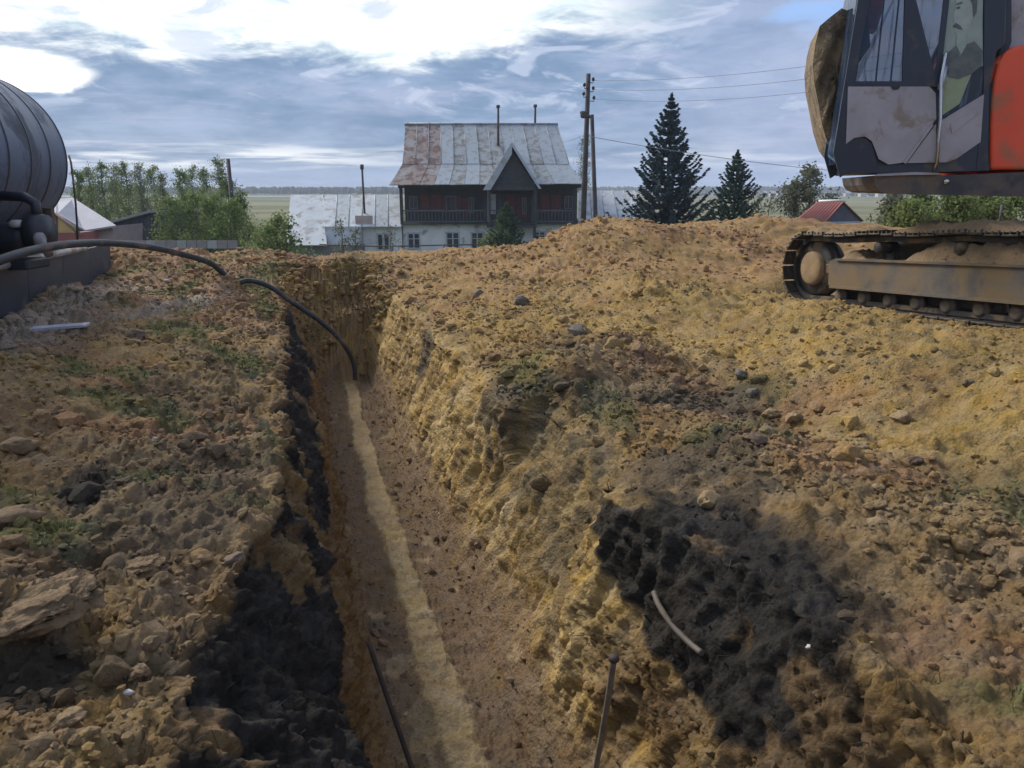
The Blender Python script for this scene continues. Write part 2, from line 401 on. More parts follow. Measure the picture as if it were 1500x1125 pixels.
H += .22*gauss(18.6, -3.6, 1.6, 3.6)             # low heaps closing the far left side
H += -.10*gauss(18.0, 1.8, 1.8, 2.6)
H += .20*gauss(5.6, 5.6, 2.6, .95) + .10*gauss(2.6, 5.8, 1.6, 1.0) + .22*gauss(10.6, 5.0, 1.6, .9, .25) + .14*gauss(12.6, 3.3, 1.3, .6)
H += .22*gauss(19.0, -8.0, 1.6, 3.5)
H += .14*gauss(2.1, -1.75, .7, .5, .3) + .10*gauss(1.2, -1.3, .5, .35)
H += -.16*gauss(2.75, -1.15, .22, .55, .2) - .12*gauss(1.9, -1.0, .2, .45)
H += .10*gauss(3.6, -2.6, .9, .8) - .10*gauss(3.5, -.95, .28, .2) + .14*gauss(6.3, -2.2, 1.5, .9)
H += .14*gauss(4.3, 3.1, 1.0, .6) - .12*gauss(5.3, 3.7, .9, .45) + .10*gauss(2.9, 3.4, .7, .7)
H += .16*gauss(9.0, 3.3, 2.4, .7, .1) + .12*gauss(6.6, 2.5, 1.0, .35)
Zz = Zz + H*np.where(outm > 0, 1, np.where((Ss > 15.5), sstep(15.5, 17.3, Ss), .0))
far = sstep(19.0, 24.5, Ss)
Xb = CA*Tt - SA*Ss; Yb = SA*Tt + CA*Ss
Zz = Zz*(1-far) + (base_far(Xb, Yb)-.15)*far
edge_l = sstep(-12, -16.5, Tt) + sstep(17, 21.5, Tt); Zz = Zz*(1-edge_l) + (base_far(Xb, Yb)-.12)*edge_l
Pb = np.stack([Xb, Yb, Zz], -1)
def normals(Pm):
    du = np.gradient(Pm, axis=0); dv_ = np.gradient(Pm, axis=1); n = np.cross(dv_, du); return n/np.maximum(np.linalg.norm(n, axis=-1, keepdims=True), 1e-9)
N = normals(Pb)
N = np.where(N[..., 2:3] < -.2, -N, N)
pf = Pb.reshape(-1, 3); nf = N.reshape(-1, 3)
sf = Ss.ravel(); tf = Tt.ravel(); zf = Zz.ravel(); cf = np.repeat(cu[None, :], NSr, 0).ravel()
trench = 1-sstep(14.3, 14.9, sf)
floor_m = ((cf > 6.6) & (cf < 9.4))*trench
floor_m = sstep(6.4, 7.1, cf)*(1-sstep(8.9, 9.6, cf))*trench
rwall = sstep(8.9, 9.5, cf)*(1-sstep(11.0, 11.35, cf))*trench
lwall = sstep(3.9, 4.15, cf)*(1-sstep(6.4, 7.0, cf))*trench
loose = np.clip(1-floor_m-rwall-lwall, 0, 1)
pst = np.stack([sf*1.0+.5*zf, tf*.6, zf*.20], 1)                        # stretched down the wall: bucket-teeth scores
sw = pst.copy(); sw[:, 2] *= 1.0
dist = np.hypot(sf, tf)
amp_far = 1.0
rough_zone = .75 + .5*fbm(pf, .5, 2, 3)
D = loose*(np.where(tf < 0, .135, .10)*fbm(pf, .75, 3, 21) + .045*fbm(pf, 2.6, 3, 31)*rough_zone)
c1 = clods(pf, 4.6, 41, .38); c2_ = clods(pf, 10.5, 43, .55); c3_ = clods(pf, 24.0, 47, .6)
patchy = np.clip(.5+1.1*fbm(pf, .9, 2, 71), 0.05, 1.4)
D += loose*(.070*c1*patchy + .036*c2_*np.clip(patchy+.25, 0, 1.4) + .018*c3_)
fn = fbm(pf, 9, 4, 51, .66)
wp = pf + .02*np.stack([fbm(pf, 9, 2, 601), fbm(pf, 9, 2, 611), fbm(pf, 9, 2, 621)], 1)
fa, fb2, fc2 = facets(wp, 5.5, 701), facets(wp, 13, 711), facets(wp, 30, 721)
sandy = 1-.40*np.clip(sstep(3.4, 4.3, tf+.4*vnoise(pf, .6, 15)) + sstep(1.9, 2.3, tf)*sstep(7.5, 9.5, sf), 0, 1)
D = D*(.55+.45*sandy); blk_z = (tf > 1.6)*(tf < 2.7)*(sf < 4.8)*(sf > 1.6)*(zf < -1.62); patchy = patchy*(1-.6*blk_z); sandy = sandy*(1-.5*blk_z)
D += loose*sandy*(.055*fa*np.clip(patchy, .2, 1.2) + .028*fb2*np.clip(.4+patchy, .4, 1) + .015*fc2)*np.clip(sandy+.25, .5, 1)
D += loose*(.022*fn - .030*np.abs(fbm(pf, 5.5, 3, 53, .6))*np.clip(patchy, .3, 1))
D += rwall*(.06*fbm(sw, 1.1, 2, 61) + .030*fbm(pf, 2.2, 3, 62) + .026*fbm(sw, 6.5, 3, 63) + .026*fbm(pf, 11, 4, 65, .62) - .048*np.abs(fbm(np.stack([sf*1.0+.35*zf, tf*.6, zf*.09], 1), 6.0, 3, 68, .6)) + .006*fbm(pf*np.array([1, 1, .35]), 26, 3, 69, .6) + .014*facets(wp*np.array([1, 1, .45]), 5, 731) + .008*facets(wp*np.array([1, 1, .5]), 12, 741) + .005*fc2)
nearw = rwall*np.clip(1-sstep(3.6, 5.2, sf)+.0, 0, 1)*sstep(-3.2, -2.4, zf)
blk2 = sstep(2.1, 2.6, sf)*(1-sstep(4.2, 4.7, sf))*sstep(-2.5, -2.35, zf)*sstep(1.5, 1.6, tf)*(1-sstep(2.3, 2.6, tf)); nearw = nearw*(1-.75*blk2)
D += nearw*(.026*fb2 + .020*fc2 + .014*fbm(pf, 40, 2, 69) + .012*fa)
D += lwall*(.04*fa + .03*fb2 + .014*fc2 + .07*fbm(sw, 1.6, 3, 81) + .035*fbm(sw, 7, 3, 83) + .035*c2_ + .012*fbm(pf, 22, 3, 85, .6))
D += floor_m*(.012*fb2 + .008*fc2 + .03*fbm(pf, 1.8, 3, 91) + .012*fbm(pf, 9, 4, 93, .6) + .03*c2_*patchy + .014*c3_)
rampm = sstep(14.2, 14.8, sf)*(1-sstep(16.0, 16.6, sf))*((cf > 4) & (cf < 11))
D += rampm*(.04*fb2 + .02*fc2 + .05*c2_ + .05*fbm(pf, 2.5, 3, 33))
tcn = 0.93 + .05*np.sin(sf*.55+.6) + .035*fbm(np.stack([sf, sf*0, sf*0], 1), .8, 2, 7)
wst = .125 + .035*vnoise(np.stack([sf, sf*0+3, sf*0], 1), 1.3, 9) + .026*fbm(pf, 7, 3, 97)
strip = (1-sstep(.75, 1.25, np.abs(tf-tcn)/wst))*floor_m*(1-sstep(13.9, 14.8, sf))
D += strip*(.040 - .020*c2_ + .006*fb2)
pad = np.exp(-(np.maximum(np.abs(sf-7.55)-2.6, 0)/.3)**2)*np.exp(-(np.maximum(np.abs(tf-7.28)-.45, 0)/.12)**2)
zt_ = -1.50-.060*(sf-7.8)+.03
D = D*(1-.6*pad)
pf[:, 2] = pf[:, 2]*(1-pad) + (zt_+.0)*pad
D = D*(1 - .8*np.clip(edge_l.ravel(), 0, 1))
Pd = pf + nf*D[:, None]
# undercut and slumped pieces on the right wall
Pd[:, 0] += rwall*0
# ---- strata colours (albedo, plus shade painted into the bank hollows)
nz1 = fbm(pf, .55, 4, 101); nz2 = fbm(pf, 1.9, 4, 103); nz3 = fbm(pf, 6.0, 3, 107)
def lay(c, k, m_): return c*(1-m_[:, None]) + k*m_[:, None]
col = np.repeat(C_BROWN[None, :], len(pf), 0)
col = lay(col, C_GREY, np.clip(.45+.6*nz2, 0, 1)*.8)
yR = np.clip(sstep(3.3, 4.3, tf + .5*nz1 + .25*nz2) + sstep(1.85, 2.2, tf)*sstep(7.6, 9.2, sf + .8*nz1), 0, 1)       # yellow clay spoil right of the trench
yR = np.clip(yR, 0, 1); col = lay(col, C_YEL, yR*np.clip(.88+.5*nz2+.25*nz3, 0, 1))
nearR = sstep(1.9, 2.2, tf)*sstep(5.6, 8.6, sf + 1.2*nz1)*(1-yR); col = lay(col, C_YEL*.92, nearR*np.clip(.6+.8*nz2, 0, 1))
patchY = sstep(.28, .55, nz1 + .35*nz2)*loose; col = lay(col, C_YEL*.85, patchY*.45*(tf > -8)*np.where((tf > 0) & (sf < 5), .35, 1))
col = lay(col, C_RED, sstep(.25, .6, fbm(pf, 1.1, 3, 131))*loose*.45)
red_spoil = sstep(9.5, 12.5, sf)*loose*(1-sstep(20, 24, sf)); col = lay(col, np.array([.33, .185, .09]), red_spoil*np.clip(.6+.5*nz2, 0, 1)*.75)  # reddish-brown soil of the farther spoil
ol = sstep(.18, .5, fbm(pf, 1.3, 3, 141) + .3*nz3)*loose*np.where(tf < 0, 1.0, .75)*(1-yR*.7); col = lay(col, C_OLIVE, ol*.62)
dk = sstep(.3, .62, fbm(pf, 1.05, 3, 151) + .35*nz3)*loose*(1-yR*.85)*(1-sstep(9, 13, sf)); col = lay(col, C_BLACK*1.8, dk*np.where(tf < 0, .45, .6))
# track-worn pale path on the left
lb = sstep(.5, -.2, tf) if False else (tf < 0)*1.0; col = col*(1+.06*lb*loose)[:, None]
pth = np.exp(-((tf+2.75+.15*nz2)/.42)**2)*sstep(7.2, 9, sf)*(1-sstep(14.5, 16, sf)) + np.exp(-((tf+1.75-.35*(sf-11.3)+.2*nz2)/.22)**2)*sstep(9.6, 10.4, sf)*(1-sstep(12.6, 13.6, sf)); col = lay(col, np.array([.36, .285, .21]), np.clip(pth, 0, 1)*.85)
# walls
wallc = lay(np.repeat((C_YEL*1.2)[None, :], len(pf), 0), C_BROWN*.95, np.clip(sstep(.05, .6, fbm(sw*np.array([1, 1, 1.5]), 1.1, 4, 161)), 0, 1)*.42)
wallc = lay(wallc, np.array([.46, .34, .17]), sstep(.2, .7, fbm(sw, 5, 3, 163))*.6)
lower = 1-sstep(-3.45, -2.9, zf + .3*nz2); wallc = lay(wallc, np.array([.24, .145, .08]), lower*.15)
st2 = fbm(np.stack([sf+.35*zf, tf*.6, zf*.10], 1), 7.0, 3, 165, .6); wallc = lay(wallc, np.array([.50, .35, .15]), sstep(.1, .6, st2)*.7); wallc = lay(wallc, C_BROWN*.8, sstep(.15, .6, -st2)*.7)
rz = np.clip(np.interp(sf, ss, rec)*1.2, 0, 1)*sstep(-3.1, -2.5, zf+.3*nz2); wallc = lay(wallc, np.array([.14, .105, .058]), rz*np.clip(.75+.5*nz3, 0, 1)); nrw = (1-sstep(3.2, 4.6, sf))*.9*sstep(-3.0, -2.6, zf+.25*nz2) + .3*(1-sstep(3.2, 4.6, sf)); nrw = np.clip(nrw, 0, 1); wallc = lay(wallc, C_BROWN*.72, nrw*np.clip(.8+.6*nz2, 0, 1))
col = lay(col, 0, rwall*0); col = col*(1-rwall[:, None]) + wallc*rwall[:, None]
lw = lay(np.repeat((C_BROWN*.95)[None, :], len(pf), 0), C_YEL*.7, sstep(.1, .6, nz2)*.5); col = col*(1-lwall[:, None]) + lw*lwall[:, None]
fl = lay(np.repeat(np.array([[.215, .140, .080]]), len(pf), 0), C_YEL*.8, sstep(.25, .6, nz2)*.25); fl = lay(fl, C_GREY*.8, sstep(.2, .6, fbm(pf, 3, 3, 171))*.5)
fl = lay(fl, np.array([.40, .285, .15]), sstep(.72, .85, fbm(pf, 3.3, 2, 173)+.2*nz3)*.7)
col = col*(1-floor_m[:, None]) + fl*floor_m[:, None]
col = lay(col, C_SAND*(1.0), strip*np.clip(.92+.35*nz3+.2*nz2, 0, 1))
col = lay(col, C_YEL*.95, rampm*np.clip(.7+.6*nz2, 0, 1))
# buried black topsoil, cut through on both sides
bl_top = np.interp(sf, [0, 3, 4.2, 5, 7, 10, 14, 15.4], [-1.66, -1.72, -1.84, -1.95, -1.98, -1.97, -1.95, -1.9]) + .05*nz2*1.4
bl_bot = np.interp(sf, [0, 3, 4.4, 5.2, 7, 10, 14], [-2.8, -2.75, -2.62, -2.55, -2.58, -2.55, -2.45]) + .16*nz2 + .05*nz3
leftside = (1-sstep(.30, .40, tf))*sstep(-.62, -.48, tf + .10*nz3 + .1*nz2)*trench*(1-sstep(13.8, 14.8, sf))
bL = leftside*(1-sstep(-.02, .03, zf-bl_top))*sstep(-.03, .03, zf-bl_bot)
bL = bL*np.clip(1.1 - sstep(.15, .5, nz2+.4*nz3)*1.0, 0, 1)
rt_top = np.interp(sf, [0, 2, 3.2, 4.1, 4.7, 5.5], [-1.66, -1.66, -1.66, -1.82, -1.95, -2.3]) + .06*nz2
rt_bot = np.interp(sf, [0, 1.4, 2, 2.6, 3.4, 4.1, 4.7, 5.5], [-2.0, -2.1, -2.36, -2.42, -2.36, -2.1, -2.0, -2.3]) + .12*nz2 + .04*nz3
bR = sstep(1.56, 1.62, tf)*(1-sstep(2.3, 2.62, tf+.15*nz2))*(1-sstep(-.02, .03, zf-rt_top))*sstep(-.03, .03, zf-rt_bot)*(sf < 5.0)*(1-sstep(4.3, 4.9, sf))*sstep(2.05, 2.6, sf+.35*nz2)
spot = (1-sstep(.6, 1.0, np.hypot((sf-6.9)/.5, (tf-1.85)/.22)+.3*nz3)) + (1-sstep(.6, 1.0, np.hypot((sf-10.5)/.5, (tf-1.75)/.14)+.3*nz3))
bR = bR*np.clip(1.15 - sstep(.4, .75, nz2+.5*nz3)*.9, 0, 1)
blk_c = C_BLACK[None, :]*(1.15+.55*np.clip(nz3+.5*fbm(pf, 14, 2, 177), -.8, 1.6))[:, None]
col = lay(col, blk_c, np.clip(bL+bR, 0, 1)*.97); col = lay(col, C_BLACK*2.4, np.clip(spot, 0, 1)*.7)
pit = (1-sstep(.5, 1.0, np.hypot((sf-4.75)/.42, (tf+1.15)/.2)+.3*nz3)) + (1-sstep(.5, 1.0, np.hypot((sf-2.75)/.3, (tf+1.12)/.55)+.3*nz3)); col = lay(col, C_BLACK*1.2, np.clip(pit, 0, 1)*.85)  # shade of the left-bank hollows painted into the soil colour
col = np.clip(col, .012, .6)
far_f = sstep(20.5, 23.5, sf) + np.clip(edge_l.ravel(), 0, 1)
col = lay(col, np.array([.12, .125, .05]), np.clip(far_f + .3*nz2*(far_f > .05), 0, 1))
idx = np.arange(NSr*NC).reshape(NSr, NC)
F = np.stack([idx[:-1, :-1], idx[:-1, 1:], idx[1:, 1:], idx[1:, :-1]], -1).reshape(-1, 4)
me = np_mesh('excavated_ground', Pd, F, M_SOIL, True, {'strata': col})
ground_near = link_mesh('excavated_ground', me); ground_near['kind'] = 'structure'
PG = Pd.reshape(NSr, NC, 3); CG = col.reshape(NSr, NC, 3); NG_ = normals(PG)
def gz(s, t):
    """height of the finished ground at s, t (outside the trench walls)"""
    i = int(np.clip(np.searchsorted(ss, s), 0, NSr-1)); j = int(np.argmin(np.abs(Tt[i]-t))); return float(PG[i, j, 2])
def gz_xy(X, Y):
    s = -SA*X + CA*Y; t = CA*X + SA*Y
    if .2 < s < 24 and T0+1 < t < T1-1: return gz(s, t)
    return float(base_far(np.array([X]), np.array([Y]))[0])

# ------------------------------------------------------------------ open country
def grid_axis(a, b, step, mx):
    pos = [a]; 
    while pos[-1] < b: pos.append(pos[-1]+step)
    st = step
    while pos[-1] < mx: st *= 1.16; pos.append(pos[-1]+st)
    neg = [a]; st = step
    while neg[-1] > -mx: st *= 1.16; neg.append(neg[-1]-st)
    return np.array(neg[::-1][:-1] + pos)
gx = grid_axis(-60, 60, 1.3, 1700); gy = grid_axis(-20, 100, 1.3, 1900)
GX, GY = np.meshgrid(gx, gy, indexing='ij'); GZ = base_far(GX, GY)
gs = -SA*GX + CA*GY; gt = CA*GX + SA*GY
ins = sstep(.2, 1.8, gs)*(1-sstep(22.0, 24.0, gs))*sstep(T0+.8, T0+3.0, gt)*(1-sstep(T1-3.0, T1-.8, gt))
pg = np.stack([GX.ravel(), GY.ravel(), GZ.ravel()], 1)
GZ = GZ + (.10*fbm(pg, .25, 3, 201)).reshape(GZ.shape)*(1-ins)*sstep(24, 30, np.hypot(GX, GY))
GZ = GZ - 3.6*ins - .02
pg[:, 2] = GZ.ravel()
idx = np.arange(GX.size).reshape(GX.shape)
F = np.stack([idx[:-1, :-1], idx[1:, :-1], idx[1:, 1:], idx[:-1, 1:]], -1).reshape(-1, 4)
def field_mat():
    m, nt, b, g = newmat('meadow')
    pos = g.n('ShaderNodeNewGeometry').outputs['Position']; sp = g.n('ShaderNodeSeparateXYZ'); g.put(sp.inputs[0], pos)
    c = g.mix(g.step(g.noise(pos, .05, 6, .6), .4, .62), (.115, .13, .05), (.17, .165, .075))
    c = g.mix(g.step(g.noise(pos, .9, 6, .65), .45, .7), c, (.085, .105, .035))
    cvx = g.n('ShaderNodeCombineXYZ'); g.put(cvx.inputs[0], g.m('MULTIPLY', sp.outputs[0], .0016)); g.put(cvx.inputs[1], g.m('MULTIPLY', sp.outputs[1], .012))
    c = g.mix(g.m('MULTIPLY', g.step(g.noise(cvx.outputs[0], 1.5, 3, .5), .42, .6), g.step(sp.outputs[1], 110, 220)), c, (.22, .20, .12))
    soil = g.m('SUBTRACT', 1.0, g.step(g.m('ADD', sp.outputs[1], g.m('MULTIPLY', g.noise(pos, .4, 4, .6), 6)), 22, 30))
    c = g.mix(soil, c, (.2, .14, .09))
    g.put(b.inputs['Base Color'], c); b.inputs['Roughness'].default_value = .95; b.inputs['Specular IOR Level'].default_value = .1
    bn = g.n('ShaderNodeBump'); bn.inputs['Distance'].default_value = .06; g.put(bn.inputs['Height'], g.noise(pos, 6, 6, .7)); g.put(b.inputs['Normal'], bn.outputs[0])
    return m
M_FIELD = field_mat()
me = np_mesh('meadow_ground', pg, F, M_FIELD, True)
o = link_mesh('meadow_ground', me); o['kind'] = 'structure'

# ------------------------------------------------------------------ excavator
M_STEEL = pmat('dark_track_steel', (.035, .033, .032), (.06, .052, .045), 4, .55, .3, .004, 60, dirt=MUD, dirt_amt=.35, dscale=3.5)
M_STEELMUD = pmat('muddy_frame_steel', (.13, .11, .092), (.085, .075, .065), 3, .6, .1, .004, 50, dirt=(.20, .14, .075), dirt_amt=.55, dscale=2.2)
M_HUB = pmat('muddy_idler', (.33, .22, .11), (.25, .165, .09), 6, .85, 0, .006, 40)
M_CABD = pmat('cab_dark_paint', (.028, .038, .060), (.022, .028, .045), 2, .35, 0, .0, 10, dirt=(.10, .09, .08), dirt_amt=.15, dscale=3)
M_CABG = pmat('cab_grey_paint', (.40, .37, .40), (.33, .31, .33), 2.2, .38, 0, .0006, 30, dirt=(.28, .23, .20), dirt_amt=.28, dscale=3.0)
M_ORANGE = pmat('orange_paint', (.85, .10, .03), (.75, .08, .025), 1.6, .3, 0, .0004, 20, dirt=(.45, .16, .09), dirt_amt=.3, dscale=1.6)
M_UPST = pmat('deck_steel', (.045, .043, .05), (.075, .07, .07), 3, .5, .2, .002, 40, dirt=(.17, .13, .10), dirt_amt=.45, dscale=2.5)
M_BUCK = pmat('bucket_clay', (.24, .175, .11), (.12, .09, .065), 5.5, .85, .05, .06, 22, dirt=(.30, .22, .13), dirt_amt=.6, dscale=3.2, c3=(.08, .06, .045))
M_RUB = pmat('black_rubber', (.02, .02, .022), (.03, .03, .03), 5, .5)
M_CHROME = pmat('cylinder_rod', (.6, .6, .62), (.5, .5, .5), 3, .2, 1.0)
M_SEAT = pmat('seat_cloth', (.05, .05, .06), (.035, .035, .04), 8, .8)
def glass_mat(name, tint, alpha, rough=.05):
    m, nt, b, g = newmat(name)
    tc = g.n('ShaderNodeTexCoord').outputs['Object']
    b.inputs['Base Color'].default_value = (*tint, 1); b.inputs['Roughness'].default_value = rough
    cv = g.n('ShaderNodeMapping'); g.put(cv.inputs['Vector'], tc); cv.inputs['Scale'].default_value = (9, 9, .7); cv.inputs['Rotation'].default_value = (0, .12, 0)
    st = g.step(g.noise(cv.outputs[0], 1.6, 6, .6, .3), .52, .68)
    c = g.mix(g.m('MULTIPLY', st, .65), (*tint, 1), (.16, .22, .34)); g.put(b.inputs['Base Color'], c)
    g.put(b.inputs['Alpha'], g.m('ADD', alpha, g.m('MULTIPLY', st, (1-alpha)*.7)))
    return m
M_GLASS = glass_mat('cab_glass', (.035, .06, .11), .55)

EXS, EXT = 7.55, 8.45
EXO = W(EXS, EXT, -1.485)
ex = thing('excavator', EXO, 'large muddy crawler excavator with dark cab and orange engine cover standing on the right bank', 'excavator')
# undercarriage frame: X = forward (along the trench, nose slightly down), Y = left, Z = up
fw = W(1, 0) - W(0, 0); fw = (fw - Vector((0, 0, .060))).normalized()
lf = (W(0, -1) - W(0, 0)).normalized(); upv = fw.cross(lf).normalized()
MU = Matrix(((fw.x, lf.x, upv.x, EXO.x), (fw.y, lf.y, upv.y, EXO.y), (fw.z, lf.z, upv.z, EXO.z), (0, 0, 0, 1)))
HB, RR_, SH = 1.95, .455, .055                      # half wheelbase, track chain radius, shoe thickness
GA = 1.17                                           # half gauge (centre line of each track)
def track_path(n):
    """n stations round the loop: (x, z, angle of the running direction)"""
    top_sag = .05; L = 2*HB; per = 2*L + 2*math.pi*RR_; out_ = []
    for k in range(n):
        d = per*k/n
        if d < L: x = -HB+d; out_.append((x, 2*RR_ + SH - .045*math.sin(math.pi*(d/L)*3)**2*.6 + .0, 0.0))
        elif d < L+math.pi*RR_:
            a = (d-L)/RR_; out_.append((HB+RR_*math.sin(a), RR_+SH+RR_*math.cos(a), -a))
        elif d < 2*L+math.pi*RR_: out_.append((HB-(d-L-math.pi*RR_), SH, -math.pi))
        else:
            a = (d-2*L-math.pi*RR_)/RR_; out_.append((-HB-RR_*math.sin(a), RR_+SH-RR_*math.cos(a), -math.pi-a))
    return out_, per
NSH = 50
st_, per_ = track_path(NSH); pitch = per_/NSH
mb = MB(); wsh = .60
mb.box((0, 0, .012), (pitch*.93, wsh, .024), bev=.006)
for gx_, gh in ((-pitch*.38, .034), (0, .028), (pitch*.36, .028)): mb.box((gx_, 0, .024+gh/2), (.018, wsh*.985, gh))
mb.box((0, .11, -.035), (pitch*.99, .035, .075)); mb.box((0, -.11, -.035), (pitch*.99, .035, .075))
for by in (-.17, .17):
    for bx in (-.045, .045): mb.lathe([(.0, .045), (.016, .045), (.016, .02)], (bx, by, 0), n=6)
shoe_me = None
# dirt crust riding on the upper shoes
def crust(cx, cy, lx, ly, seed, h=.05):
    nx, ny = 60, 14; v = []; f = []
    gx2 = np.linspace(-lx/2, lx/2, nx); gy2 = np.linspace(-ly/2, ly/2, ny)
    A, B = np.meshgrid(gx2, gy2, indexing='ij'); Q = np.stack([A.ravel()+seed, B.ravel(), A.ravel()*0], 1)
    hh = h*(.45+.75*fbm(Q, 1.25, 4, seed)) + .02*facets(Q, 9, seed) + .022*fbm(Q, 10, 4, seed+3, .65)
    e = np.minimum(np.minimum((A+lx/2)/.12, (lx/2-A)/.12), np.minimum((B+ly/2)/.05, (ly/2-B)/.05)).ravel(); e = np.clip(e, 0, 1)
    hh = hh*e - .03*(1-e) - .012
    i = np.arange(nx*ny).reshape(nx, ny)
    return np.stack([A.ravel()+cx, B.ravel()+cy, hh], 1), np.stack([i[:-1, :-1], i[1:, :-1], i[1:, 1:], i[:-1, 1:]], -1).reshape(-1, 4)
def loc_pt(M, p): return M @ Vector(p)
def child_mb(mb, name, mat, parent, M=None):
    if M is not None: mb.v = [tuple(M @ Vector(v)) for v in mb.v]
    return mb.build(name, mat, parent)
mud_me_mat = pmat('track_mud', (.27, .18, .095), (.19, .13, .075), 5, .95, 0, .02, 25, c3=(.12, .085, .05))
for side, far_ in ((GA, False), (-GA, True)):
    tr = MB()
    # chain band under the shoes
    for (x_, z_, a_) in st_[:]:
        pass
    band = []
    n_b = 92; sb, _ = track_path(n_b)
    vs = []; fs = []
    for k, (x_, z_, a_) in enumerate(sb):
        nx_, nz_ = -math.sin(a_)*-1, math.cos(a_)
        nx_ = math.sin(-a_)
        for yy in (-.15, .15):
            for q in (-.02, -.075): vs.append(MU @ Vector((x_+nx_*q, side+yy, z_+nz_*q)))
    for k in range(n_b):
        a, b = k*4, ((k+1) % n_b)*4
        fs += [(a, b, b+2, a+2), (a+1, a+3, b+3, b+1), (a, a+1, b+1, b), (a+2, b+2, b+3, a+3)]
    tr.add(vs, fs); track = tr.build('crawler_track', M_STEEL, ex)
    for k, (x_, z_, a_) in enumerate(st_):
        M = MU @ Matrix.Translation((x_, side, z_)) @ Matrix.Rotation(-a_, 4, 'Y')
        if shoe_me is None:
            tmp = mb.build('track_shoe', M_STEEL, track, origin=track['_org']); shoe_me = tmp.data
            tmp['_org'] = (0, 0, 0); ob = tmp
            # its mesh was shifted by the origin: undo
            for v in shoe_me.vertices: v.co += Vector(track['_org'])
        else:
            ob = bpy.data.objects.new('track_shoe', shoe_me); COL.objects.link(ob); ob.parent = track
        M2 = Matrix.Translation(-EXO) @ M
        ob.matrix_local = M2
    V_, F_ = crust(0, 0, 4.0, .58, 31 if far_ else 17, .085)
    V_ = np.array([tuple(MU @ Vector((x_, side+y_, z_+2*RR_+SH+.06)) - EXO) for x_, y_, z_ in V_])
    cr = link_mesh('mud_crust', np_mesh('mud_crust', V_, F_, mud_me_mat), track)
    # side frame: deep box beam with sloped top
    sf_ = MB(); yo = side + (.215 if side > 0 else -.215); sgn = 1 if side > 0 else -1
    prof_ = [(-1.62, .27), (1.42, .27), (1.50, .31), (1.50, .62), (1.38, .66), (-1.55, .66), (-1.62, .6)]
    sf_.prism([MU @ Vector((x_, side+.22*sgn, z_)) for x_, z_ in prof_], (MU.to_3x3() @ Vector((0, -.40*sgn, 0))))
    # ledge at foot and flange at the top
    sf_.box((-.06, side+.245*sgn, .285), (2.95, .05, .03), MU); sf_.box((-.08, side+.235*sgn, .645), (2.85, .03, .02), MU)
    frame = sf_.build('side_frame', M_STEELMUD, ex)
    # upper sloping deck of the frame, hidden in mud
    V_, F_ = crust(0, 0, 2.8, .40, 47 if far_ else 57, .17)
    V_ = np.array([tuple(MU @ Vector((x_-.1, side+.02*sgn+y_, z_+.68)) - EXO) for x_, y_, z_ in V_])
    link_mesh('mud_crust', np_mesh('mud_crust', V_, F_, mud_me_mat), frame)
    # idler, sprocket
    idl = MB(); idl.lathe([(0, .19), (.10, .195), (.20, .19), (.235, .17), (.24, .05), (.24, .04)], (0, 0, 0), 'y', 28, MU @ Matrix.Translation((HB, side, RR_+SH)) @ Matrix.Diagonal((1, sgn, 1, 1)))
    hub = idl.build('idler_hub', M_HUB, frame)
    idl = MB(); idl.lathe([(.24, .12), (.36, .11), (.375, .09), (.385, .05), (.41, .04), (.41, -.04), (.385, -.05), (.375, -.11), (.2, -.12)], (0, 0, 0), 'y', 32, MU @ Matrix.Translation((HB, side, RR_+SH)))
    idl.box((HB-.36, side+.10*sgn, RR_+SH), (.40, .06, .15), MU, .02)
    idl.build('idler_wheel', M_STEEL, frame)
    spk = MB(); Ms = MU @ Matrix.Translation((-HB, side, RR_+SH))
    spk.lathe([(0, .26*sgn), (.16, .26*sgn), (.2, .22*sgn), (.2, .12*sgn), (.29, .1*sgn), (.3, .03), (.33, .03), (.33, -.03), (.2, -.05)], (0, 0, 0), 'y', 28, Ms)
    for k in range(22):
        a = 2*math.pi*k/22; spk.box((.36*math.cos(a), 0, .36*math.sin(a)), (.05, .05, .05), Ms)
    spk.build('sprocket', M_STEEL, frame)
    rprof = [(0, .17), (.05, .175), (.075, .16), (.075, .145), (.105, .14), (.105, .09), (.085, .085), (.085, -.085), (.105, -.09), (.105, -.14), (.075, -.145), (.05, -.175), (0, -.175)]
    first = None
    for k in range(7):
        x_ = -1.35 + k*.45
        M2 = Matrix.Translation(-EXO) @ MU @ Matrix.Translation((x_, side, .165))
        if first is None:
            r_ = MB().lathe(rprof, (0, 0, 0), 'y', 16); first = r_.build('track_roller', M_STEELMUD, frame, origin=(0, 0, 0)); ob = first
        else: ob = bpy.data.objects.new('track_roller', first.data); COL.objects.link(ob); ob.parent = frame
        ob.matrix_local = M2
    for x_ in (-.62, .62):
        M2 = MU @ Matrix.Translation((x_, side+.0*sgn, 2*RR_-.10))
        c_ = MB().lathe([(0, .22*sgn), (.06, .22*sgn), (.075, .2*sgn), (.075, -.05*sgn), (0, -.06*sgn)], (0, 0, 0), 'y', 14, M2)
        c_.box((x_-.02, side-.02*sgn, 2*RR_-.22), (.12, .10, .16), MU); c_.build('carrier_roller', M_STEEL, frame)
